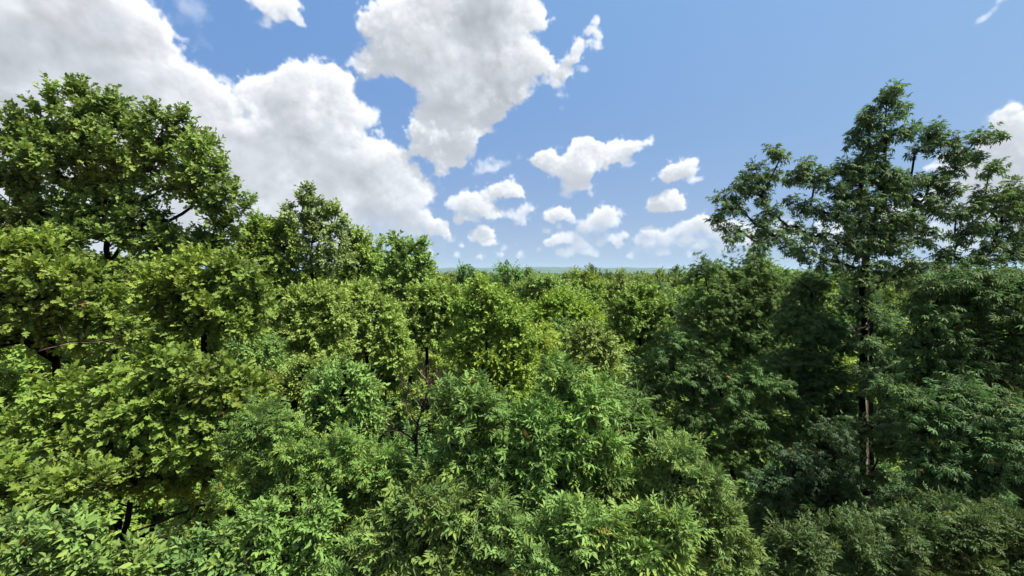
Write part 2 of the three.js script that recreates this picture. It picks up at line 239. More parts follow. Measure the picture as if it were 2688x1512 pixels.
// ------------------------------------------------------------------ leaves
// A leaf shape is drawn once: x across, y up, z along, one unit long.
function leafShape(build) {
  const p = [], idx = [];
  build(p, idx);
  const g = new THREE.BufferGeometry();
  g.setAttribute('position', new THREE.Float32BufferAttribute(p, 3)); g.setIndex(idx); g.computeVertexNormals();
  return { p: new Float32Array(p), n: g.attributes.normal.array, idx, geometry: g };
}
// one folded blade from a to a + dir * len, w wide, drooping
function blade(p, idx, ax, ay, az, dx, dz, len, w, fold, droop, segs = 2) {
  const sx = dz, sz = -dx, base = p.length / 3, at = segs === 2 ? [[0, 0], [0.34, 1], [0.7, 0.72], [1, 0]] : [[0, 0], [0.42, 1], [1, 0]];
  // midrib points then both sides
  const mids = [], L = [], R = [];
  for (const [t, k] of at) {
    const y = ay - droop * t * t * len, cx = ax + dx * len * t, cz = az + dz * len * t;
    mids.push(p.length / 3); p.push(cx, y, cz);
    if (k > 0) { L.push(p.length / 3); p.push(cx - sx * w * k / 2, y + fold * w * k, cz - sz * w * k / 2); R.push(p.length / 3); p.push(cx + sx * w * k / 2, y + fold * w * k, cz + sz * w * k / 2); }
  }
  for (const [S, flip] of [[L, 0], [R, 1]]) {
    const t = (a, b, c) => (flip ? idx.push(a, c, b) : idx.push(a, b, c)), tip = mids[mids.length - 1];
    if (segs === 1) { t(mids[0], tip, S[0]); continue; }
    t(mids[0], tip, S[1]); t(mids[0], S[1], S[0]);
  }
  return base;
}
function compound(p, idx, v, segs) {             // seven leaflets on a stalk
  const q = rng(v + 40), ang = 0.75 + 0.35 * q(), droop = 0.1 + 0.16 * v;
  p.push(-0.008, 0, 0, 0.008, 0, 0, 0, -0.05, 0.72); idx.push(0, 1, 2);
  for (const [t, l] of [[0.26, 0.36], [0.45, 0.44], [0.63, 0.44]]) for (const d of [-1, 1]) { const a = ang + 0.3 * (q() - 0.5); blade(p, idx, 0, -0.07 * t * t + 0.06 * (q() - 0.5), t, d * Math.sin(a), Math.cos(a), l * (0.8 + 0.35 * q()), 0.15, 0.16, droop + 0.3 * (q() - 0.5), segs); }
  blade(p, idx, 0, -0.04, 0.7, 0.2 * (q() - 0.5), 1, 0.46, 0.17, 0.16, droop, segs);
}
const SHAPES = {
  oak: [0.9, 1.1].map((m, v) => leafShape((p, idx) => {     // pointed lobes either side of a midrib
    const side = [[0.0, 0.03], [0.1, 0.06], [0.2, 0.24 * m], [0.27, 0.08], [0.42, 0.40 * m], [0.52, 0.36 * m], [0.5, 0.1], [0.72, 0.3 * m], [0.76, 0.09], [1, 0]];
    const mid = [0, 0.3, 0.55, 0.8, 1].map((t) => { p.push(v ? 0.02 * Math.sin(t * 5) : 0, -0.12 * t * t, t); return p.length / 3 - 1; });
    for (const s of [-1, 1]) {
      const e = side.map(([t, w]) => { p.push(s * w, 0.25 * w - 0.12 * t * t, t - w * 0.05); return p.length / 3 - 1; });
      const tri = (a, b, c) => (s > 0 ? idx.push(a, c, b) : idx.push(a, b, c));
      tri(mid[0], mid[1], e[1]); tri(e[1], mid[1], e[2]); tri(e[2], mid[1], e[3]); tri(mid[1], mid[2], e[3]);
      tri(e[3], mid[2], e[4]); tri(e[4], mid[2], e[5]); tri(e[5], mid[2], e[6]); tri(mid[2], mid[3], e[6]); tri(e[6], mid[3], e[7]); tri(e[7], mid[3], e[8]); tri(mid[3], mid[4], e[8]);
    }
  })),
  oakfar: [0.9, 1.1].map((m) => leafShape((p, idx) => {      // the same leaf where it is seen smaller
    const side = [[0.18, 0.2 * m], [0.3, 0.08], [0.42, 0.42 * m], [0.55, 0.12], [0.72, 0.3 * m]];
    p.push(0, 0, 0, 0, -0.12, 1);
    for (const s of [-1, 1]) {
      const e = side.map(([t, w]) => { p.push(s * w, 0.25 * w - 0.12 * t * t, t); return p.length / 3 - 1; }), tri = (a, b, c) => (s > 0 ? idx.push(a, c, b) : idx.push(a, b, c));
      tri(0, e[1], e[0]); tri(0, 1, e[1]); tri(e[1], e[3], e[2]); tri(e[1], 1, e[3]); tri(e[3], 1, e[4]);
    }
  })),
  hickfar: [0, 1].map((v) => leafShape((p, idx) => {
    for (const [t, l, a] of [[0.25, 0.45, 1.0], [0.4, 0.62, 0.6]]) for (const d of [-1, 1]) blade(p, idx, 0, -0.03, t, d * Math.sin(a + v * 0.15), Math.cos(a + v * 0.15), l, 0.18, 0.14, 0.5, 1);
    blade(p, idx, 0, -0.03, 0.35, 0, 1, 0.66, 0.2, 0.14, 0.45, 1);
  })),
  oakmini: [0.9, 1.1].map((m) => leafShape((p, idx) => {     // and smaller still
    p.push(0, 0, 0, 0, -0.12, 1);
    for (const s of [-1, 1]) { const e = [[0.22, 0.24 * m], [0.36, 0.1], [0.6, 0.4 * m]].map(([t, w]) => { p.push(s * w, 0.25 * w - 0.12 * t * t, t); return p.length / 3 - 1; }), tri = (a, b, c) => (s > 0 ? idx.push(a, c, b) : idx.push(a, b, c)); tri(0, e[1], e[0]); tri(0, 1, e[1]); tri(e[1], 1, e[2]); }
  })),
  ash: [0, 1, 2, 3].map((v) => leafShape((p, idx) => compound(p, idx, v, 2))),
  ashfar: [0, 1, 2, 3].map((v) => leafShape((p, idx) => compound(p, idx, v, 1))),
  hick: [0, 1, 2, 3].map((v) => leafShape((p, idx) => {            // five drooping leaflets, the end ones largest
    p.push(-0.008, 0, 0, 0.008, 0, 0, 0, -0.03, 0.5); idx.push(0, 1, 2);
    for (const [t, l, a] of [[0.3, 0.42, 1.0], [0.46, 0.6, 0.62]]) for (const d of [-1, 1]) blade(p, idx, 0, -0.03, t, d * Math.sin(a + v * 0.1), Math.cos(a + v * 0.1), l * (1 + 0.12 * d * (v - 1.5)), 0.17, 0.14, 0.35 + 0.15 * v);
    blade(p, idx, 0, -0.03, 0.48, 0.1 * (v - 1.5), 1, 0.62, 0.2, 0.14, 0.4 + 0.1 * v);
  })),
  oval: [0, 1, 2, 3].map((v) => leafShape((p, idx) => { blade(p, idx, 0, 0, 0, 0.06 * (v - 1.5), 1, 1, 0.42 + 0.04 * v, 0.08 + 0.06 * v, 0.5 - 0.15 * v); })),
  narrow: [0, 1].map((v) => leafShape((p, idx) => { blade(p, idx, 0, 0, 0, 0, 1, 1, v ? 0.2 : 0.16, 0.2, 0.45); })),
  small: [0, 1].map((v) => leafShape((p, idx) => { blade(p, idx, 0, 0, 0, 0, 1, 1, v ? 0.62 : 0.5, 0.15, 0.25, 1); })),
};
const leafLook = { roughness: 0.8, transmission: 0.46, thickness: 0, clearcoat: 0.12, clearcoatRoughness: 0.45, specularIntensity: 0.3 };
const leafMat = new THREE.MeshPhysicalMaterial({ vertexColors: true, ...leafLook, side: THREE.DoubleSide });
leafMat.name = 'leaf_surface';
const barkTex = (() => noiseTexture(256, (x, y) => { const n = perlin.noise(x / 7, y / 40, 3) * 0.5 + perlin.noise(x / 3, y / 12, 9) * 0.3; const g = 0.5 + 0.26 * n; return [g, g * 0.94, g * 0.86]; }))();
const barkMat = new THREE.MeshStandardMaterial({ map: barkTex, color: new THREE.Color(1.25, 1.28, 1.26), bumpMap: barkTex, bumpScale: 0.012, roughness: 0.95 });
const darkBark = new THREE.MeshStandardMaterial({ map: barkTex, color: new THREE.Color(0.95, 0.88, 0.8), roughness: 0.95 });
const paleBark = new THREE.MeshStandardMaterial({ map: barkTex, color: new THREE.Color(1.3, 1.25, 1.2), roughness: 0.9 });
const greyTwig = new THREE.MeshStandardMaterial({ color: new THREE.Color(0.5, 0.46, 0.41), roughness: 0.9 });
const tanTwig = new THREE.MeshStandardMaterial({ color: new THREE.Color(0.62, 0.48, 0.38), roughness: 0.9 });

class Soup {                                     // a growing triangle mesh
  constructor(n = 1 << 15) { this.p = new Float32Array(n * 3); this.n = new Float32Array(n * 3); this.c = new Float32Array(n * 3); this.i = new Uint32Array(n * 3); this.nv = 0; this.ni = 0; }
  room(v, i) {
    const grow = (a, need) => { if (need <= a.length) return a; const b = new a.constructor(Math.max(need, a.length * 2)); b.set(a); return b; };
    this.p = grow(this.p, (this.nv + v) * 3); this.n = grow(this.n, (this.nv + v) * 3); this.c = grow(this.c, (this.nv + v) * 3); this.i = grow(this.i, this.ni + i);
  }
  leaf(T, f) {                                   // f: { x,y,z, s:[3], u:[3], d:[3], L, c:[3] }
    const n = T.p.length / 3; this.room(n, T.idx.length);
    const { s, u, d, L, c } = f; let o = this.nv * 3;
    for (let k = 0; k < n * 3; k += 3, o += 3) {
      const a = T.p[k] * L, b = T.p[k + 1] * L, e = T.p[k + 2] * L, na = T.n[k], nb = T.n[k + 1], ne = T.n[k + 2];
      for (let m = 0; m < 3; m++) { this.p[o + m] = f.at[m] + s[m] * a + u[m] * b + d[m] * e; this.n[o + m] = s[m] * na + u[m] * nb + d[m] * ne; this.c[o + m] = c[m]; }
    }
    for (let k = 0; k < T.idx.length; k++) this.i[this.ni++] = this.nv + T.idx[k];
    this.nv += n;
  }
  geometry() {
    const g = new THREE.BufferGeometry();
    g.setAttribute('position', new THREE.BufferAttribute(this.p.slice(0, this.nv * 3), 3)); g.setAttribute('normal', new THREE.BufferAttribute(this.n.slice(0, this.nv * 3), 3));
    g.setAttribute('color', new THREE.BufferAttribute(this.c.slice(0, this.nv * 3), 3)); g.setIndex(new THREE.BufferAttribute(this.i.slice(0, this.ni), 1));
    return g;
  }
}
function tube(points, radii, sides = 6) {         // a tapered limb
  const pos = [], nor = [], uv = [], idx = [], n = points.length, side = V(), up = V(), d = V();
  let along = 0;
  for (let i = 0; i < n; i++) {
    d.subVectors(points[Math.min(n - 1, i + 1)], points[Math.max(0, i - 1)]).normalize();
    if (i === 0) side.set(Math.abs(d.y) > 0.9 ? 1 : 0, Math.abs(d.y) > 0.9 ? 0 : 1, 0);
    side.addScaledVector(d, -side.dot(d)).normalize(); up.crossVectors(d, side);
    if (i) along += points[i].distanceTo(points[i - 1]);
    for (let k = 0; k <= sides; k++) {
      const a = k / sides * Math.PI * 2, nx = side.x * Math.cos(a) + up.x * Math.sin(a), ny = side.y * Math.cos(a) + up.y * Math.sin(a), nz = side.z * Math.cos(a) + up.z * Math.sin(a), r = radii[i];
      pos.push(points[i].x + nx * r, points[i].y + ny * r, points[i].z + nz * r); nor.push(nx, ny, nz); uv.push(k / sides * Math.max(1, Math.round(r * 8)), along * 0.8);
    }
  }
  for (let i = 0; i < n - 1; i++) for (let k = 0; k < sides; k++) { const a = i * (sides + 1) + k, b = a + sides + 1; idx.push(a, b, a + 1, a + 1, b, b + 1); }
  const g = new THREE.BufferGeometry();
  g.setAttribute('position', new THREE.Float32BufferAttribute(pos, 3)); g.setAttribute('normal', new THREE.Float32BufferAttribute(nor, 3)); g.setAttribute('uv', new THREE.Float32BufferAttribute(uv, 2)); g.setIndex(idx);
  return g;
}

// ------------------------------------------------------------------ trees
const camPos = V(0, EYE, 0);
let leafCount = 0;
function growTree(spec) {
  const r = rng(spec.seed * 7919 + 13), g = () => (r() + r() + r() - 1.5) / 1.5;
  const path = spec.path.map((p) => V(...p)), base = path[0].clone();
  base.y = groundHeight(base.x, base.z);
  const root = new THREE.Group(); root.name = numbered(spec.name); root.position.copy(base);
  if (spec.label) tag(root, spec.label, spec.category, spec.group);
  const L0 = spec.L, spacing = spec.clump ?? 0.6, lobes = spec.lobes;
  // trunk
  const curve = new THREE.CatmullRomCurve3(path.map((p, i) => (i ? p : base.clone()))), len = curve.getLength(), nT = Math.max(8, Math.round(len / 0.5));
  const tp = curve.getPoints(nT), tr = spec.trunkR ?? clamp(len * 0.0085, 0.05, 0.13);
  tp.forEach((p, i) => { if (i && i < nT) { p.x += g() * 0.04; p.z += g() * 0.04; } });
  const trad = tp.map((_, i) => { const t = i / nT; return lerp(tr, 0.012, t ** 1.25) + tr * 0.35 * Math.exp(-t * 25); });
  const nodes = tp.map((p, i) => ({ p, parent: i - 1, trunk: true, load: 0, dist: i / nT * len }));
  // clumps: where the leafy shoots gather
  const clumps = [];
  for (const [cx, cy, cz, ox, oy, oz, dens] of lobes) {
    const reach = spacing * 0.8 * 0.62 + L0 * 0.4, rx = Math.max(ox - reach, ox * 0.35), ry = Math.max(oy - reach, oy * 0.3), rz = Math.max(oz - reach, oz * 0.35);
    const area = ox * oy + oy * oz + ox * oz, N = Math.max(3, Math.round(area * 3.4 / (spacing * spacing) * (dens ?? 1) * (spec.fill ?? 1)));
    let placed = 0;
    for (let tries = 0; placed < N && tries < N * 9; tries++) {
      const y = r() * 2 - 1, a = r() * 6.283, q = Math.sqrt(1 - y * y), d = V(q * Math.cos(a), y, q * Math.sin(a)), bump = perlin.noise(cx * 3 + d.x * 1.7, cy * 3 + d.y * 1.7, cz * 3 + d.z * 1.7 + spec.seed), f = (0.4 + 0.6 * Math.sqrt(r())) * (1 + 0.4 * bump);
      if (bump < -0.2 && r() < 0.6) continue;
      if (d.y < -0.35 && r() < 0.55) continue;
      const c = V(cx + d.x * rx * f, cy + d.y * ry * f, cz + d.z * rz * f);
      let ok = true;
      for (const o of clumps) if (o.c.distanceToSquared(c) < (spacing * 0.26) ** 2) { ok = false; break; }
      if (!ok) continue;
      placed++;
      clumps.push({ c, out: V(d.x / rx, d.y / ry, d.z / rz).normalize(), tone: 1 + 0.16 * g() + 0.25 * perlin.noise(c.x * 0.9, c.y * 0.9, c.z * 0.9 + spec.seed), yel: clamp(0.4 + 1.1 * perlin.noise(c.x * 0.7 + 9, c.y * 0.7, c.z * 0.7 + spec.seed) + 0.25 * g(), 0.05, 0.9) });
    }
  }
  const mid = curve.getPoint(0.7);
  clumps.sort((a, b) => a.c.distanceToSquared(mid) - b.c.distanceToSquared(mid));
  for (const k of clumps) {
    let best = null, cost = 1e9;
    for (let i = Math.floor(nT * 0.25); i < nodes.length; i++) {
      const n = nodes[i], h = Math.hypot(n.p.x - k.c.x, n.p.z - k.c.z), d = n.p.distanceTo(k.c), c = d + 1.1 * Math.max(0, n.p.y - k.c.y + 0.35 * h) + 0.12 * n.dist * 0.3;
      if (c < cost) { cost = c; best = i; }
    }
    const a = nodes[best], d = a.p.distanceTo(k.c), steps = clamp(Math.round(d / 0.35), 1, 7);
    let at = best;
    for (let s = 1; s <= steps; s++) {
      const t = s / steps, p = a.p.clone().lerp(k.c, t);
      p.y -= Math.sin(t * Math.PI) * d * 0.1;
      if (s < steps) p.add(V(g(), g() * 0.7, g()).multiplyScalar(d * 0.05));
      nodes.push({ p, parent: at, load: 0, dist: nodes[at].dist + d / steps }); at = nodes.length - 1;
    }
    k.node = at; nodes[at].load += 1;
  }
  for (let i = nodes.length - 1; i > nT; i--) if (nodes[i].parent >= 0) nodes[nodes[i].parent].load += nodes[i].load;
  const kids = nodes.map(() => []);
  nodes.forEach((n, i) => { if (!n.trunk) kids[n.parent].push(i); });
  const rad = (n) => Math.min(tr * 0.6, 0.0058 * (spec.twigR ?? 1) * Math.sqrt(spacing / 0.4) * n.load ** 0.5 + 0.003);
  // limbs: follow the heaviest child from each fork
  const limbs = [];
  const follow = (from, first) => {
    const pts = [nodes[from].p.clone()], rr = [Math.min(rad(nodes[first]) * 1.15, tr)]; let at = first;
    for (;;) {
      pts.push(nodes[at].p.clone()); rr.push(rad(nodes[at]));
      const ks = kids[at].slice().sort((x, y) => nodes[y].load - nodes[x].load);
      for (const o of ks.slice(1)) follow(at, o);
      if (!ks.length) break;
      at = ks[0];
    }
    limbs.push({ pts, rr, load: nodes[first].load });
  };
  nodes.forEach((n, i) => { if (n.trunk) for (const k of kids[i]) follow(i, k); });
  limbs.sort((a, b) => b.load - a.load);
  const local = (geo) => geo.translate(-base.x, -base.y, -base.z);
  const far = spec.far, bark = spec.bark ?? darkBark;
  const trunk = new THREE.Mesh(local(tube(tp, trad, far ? 5 : 9)), bark); trunk.name = 'trunk'; root.add(trunk);
  const nLimbs = far ? 0 : Math.min(limbs.length, spec.parts ? 8 : 10), rest = [];
  limbs.forEach((l, i) => {
    const geo = local(tube(l.pts, l.rr, i < nLimbs ? 6 : far ? 3 : 4));
    if (i < nLimbs) { const m = new THREE.Mesh(geo, bark); m.name = 'branch'; root.add(m); } else if (!far || l.load > 3) rest.push(geo);
  });
  // leaves along shoots
  const nearKinds = SHAPES[spec.leaf], kinds = spec.parts ? SHAPES[{ oak: 'oakfar', ash: 'ashfar', hick: 'hickfar' }[spec.leaf] ?? spec.leaf] : nearKinds, leaves = [], nTw = (spec.twigs ?? 10) * (spec.far ? 1 : 1.2), per = spec.per ?? 8, cr = spacing * 0.8;
  const pal = [];
  for (let i = 0; i < 14; i++) {
    const v = 0.64 + 0.7 * (i % 7) / 6, w = i >= 7 ? 1 : 0, yel = w * (0.06 + 0.13 * (i % 3));
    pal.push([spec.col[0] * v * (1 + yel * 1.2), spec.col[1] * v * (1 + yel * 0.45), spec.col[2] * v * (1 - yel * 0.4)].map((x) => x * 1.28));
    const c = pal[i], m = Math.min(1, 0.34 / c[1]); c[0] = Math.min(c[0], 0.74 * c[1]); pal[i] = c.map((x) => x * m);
  }
  const dry = [[0.2, 0.16, 0.03], [0.16, 0.09, 0.03], [0.22, 0.2, 0.04]], up = V(0, 1, 0), pd = V(), s = V(), u = V(), d = V(), tmp = V();
  const twigSoup = [];
  for (const k of clumps) {
    const nn = Math.max(4, Math.round(nTw * (0.75 + 0.5 * r())));
    for (let j = 0; j < nn; j++) {
      pd.set(g(), g(), g()).multiplyScalar(0.95).addScaledVector(k.out, 0.55); pd.y += spec.leaf.startsWith('hick') ? 0.12 : 0.38; pd.normalize();
      const tl = cr * (0.4 + 0.9 * r()), start = k.c, tip = start.clone().addScaledVector(pd, tl);
      if ((spec.parts || spec.name === 'slender_tree') && r() < 0.75) twigSoup.push([start.clone(), tip]);
      const turn = r() * 6.28;
      s.set(Math.abs(pd.y) > 0.9 ? 1 : 0, Math.abs(pd.y) > 0.9 ? 0 : 1, 0).cross(pd).normalize(); const s0 = s.clone(), u0 = V().crossVectors(pd, s0);
      for (let m = 0; m < per; m++) {
        const t = per === 1 ? 1 : 0.15 + 0.85 * (m + r()) / per, ang = turn + m * 2.4, open = lerp(1.05, 0.35, m / per) + 0.3 * g();
        const at = start.clone().addScaledVector(pd, tl * Math.min(1, t));
        d.copy(pd).multiplyScalar(Math.cos(open)).addScaledVector(s0, Math.sin(open) * Math.cos(ang)).addScaledVector(u0, Math.sin(open) * Math.sin(ang));
        d.y -= (spec.droop ?? (spec.leaf.startsWith('hick') ? 0.45 : spec.leaf === 'narrow' ? 0.35 : 0.12)); d.normalize();
        u.copy(up).multiplyScalar(0.6).addScaledVector(k.out, 0.45).add(tmp.set(g(), g(), g()).multiplyScalar(0.95));
        d.add(tmp.set(g(), g(), g()).multiplyScalar(0.35)).normalize();
        u.addScaledVector(d, -u.dot(d)).normalize(); s.crossVectors(u, d);
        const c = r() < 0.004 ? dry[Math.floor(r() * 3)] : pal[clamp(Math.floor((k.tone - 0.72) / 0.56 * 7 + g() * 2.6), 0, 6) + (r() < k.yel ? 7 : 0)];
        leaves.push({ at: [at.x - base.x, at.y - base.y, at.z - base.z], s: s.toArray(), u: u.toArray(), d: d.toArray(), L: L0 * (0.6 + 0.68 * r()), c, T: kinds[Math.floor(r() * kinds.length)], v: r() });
      }
    }
  }
  for (const [a, b] of twigSoup) rest.push(local(tube([a, b], [0.006, 0.002].map((x) => x * (spec.twigR ?? 1) * Math.max(1, spacing / 0.45)), 3)));
  if (rest.length) { const m = new THREE.Mesh(mergeGeometries(rest), bark); m.name = 'twigs'; tag(m, null, null, null, 'stuff'); root.add(m); }
  // the leaves that show largest are parts of their own
  let chosen = new Set();
  if (spec.parts) {
    const w = V(), score = leaves.map((f, i) => {
      w.set(f.at[0] + base.x, f.at[1] + base.y, f.at[2] + base.z).sub(camPos);
      const zz = -w.z, inFrame = zz > 0 && Math.abs(w.x) < zz * 1.15 && w.y > -0.72 * zz && w.y < 0.68 * zz, face = Math.abs(f.u[0] * w.x + f.u[1] * w.y + f.u[2] * w.z) / w.length();
      return [inFrame ? f.L * Math.sqrt(0.15 + face) / w.length() : -1, i];
    }).sort((a, b) => b[0] - a[0]);
    chosen = new Set(score.slice(0, spec.parts).filter((x) => x[0] > 0).map((x) => x[1]));
    const mats = new Map(), M = new THREE.Matrix4();
    for (const i of chosen) {
      const f = leaves[i], key = f.c.join();
      if (!mats.has(key)) mats.set(key, Object.assign(new THREE.MeshPhysicalMaterial({ color: new THREE.Color().setRGB(...f.c), ...leafLook, side: THREE.DoubleSide }), { name: 'leaf_surface' }));
      const m = new THREE.Mesh(nearKinds[Math.floor(f.v * nearKinds.length)].geometry, mats.get(key)); m.name = 'leaf';
      M.makeBasis(V(...f.s), V(...f.u), V(...f.d)); m.quaternion.setFromRotationMatrix(M); m.scale.setScalar(f.L); m.position.set(...f.at); m.castShadow = m.receiveShadow = true;
      root.add(m);
    }
  }
  for (const [label, name, pts, r0] of spec.bare ?? []) {
    const c = new THREE.CatmullRomCurve3(pts.map((p) => V(...p))), n = 14, P = c.getPoints(n);
    P.forEach((p, i) => { if (i && i < n) p.add(V(g(), g(), g()).multiplyScalar(0.012)); });
    const geos = [tube(P, P.map((_, i) => lerp(r0, r0 * 0.25, i / n)), 6)];
    for (let i = 4; i < n; i += 3) { const e = P[i].clone().add(V(g(), 0.5 + g() * 0.4, g()).multiplyScalar(0.3)); geos.push(tube([P[i], P[i].clone().lerp(e, 0.5).add(V(g(), g(), g()).multiplyScalar(0.03)), e], [r0 * 0.4, r0 * 0.25, r0 * 0.1], 4)); }
    const m = new THREE.Mesh(local(mergeGeometries(geos)), name === 'branch_stub' ? barkMat : paleBark); m.name = name; tag(m, label); root.add(m);
  }
  const soup = new Soup();
  leaves.forEach((f, i) => { if (!chosen.has(i)) soup.leaf(f.T, f); });
  leafCount += soup.ni / 3;
  const crown = new THREE.Mesh(soup.geometry(), leafMat); crown.name = spec.parts ? 'foliage' : 'crown';
  if (spec.parts) tag(crown, null, null, null, 'stuff');
  root.add(crown);
  root.traverse((o) => { if (o.isMesh) o.castShadow = o.receiveShadow = true; });
  return root;
}
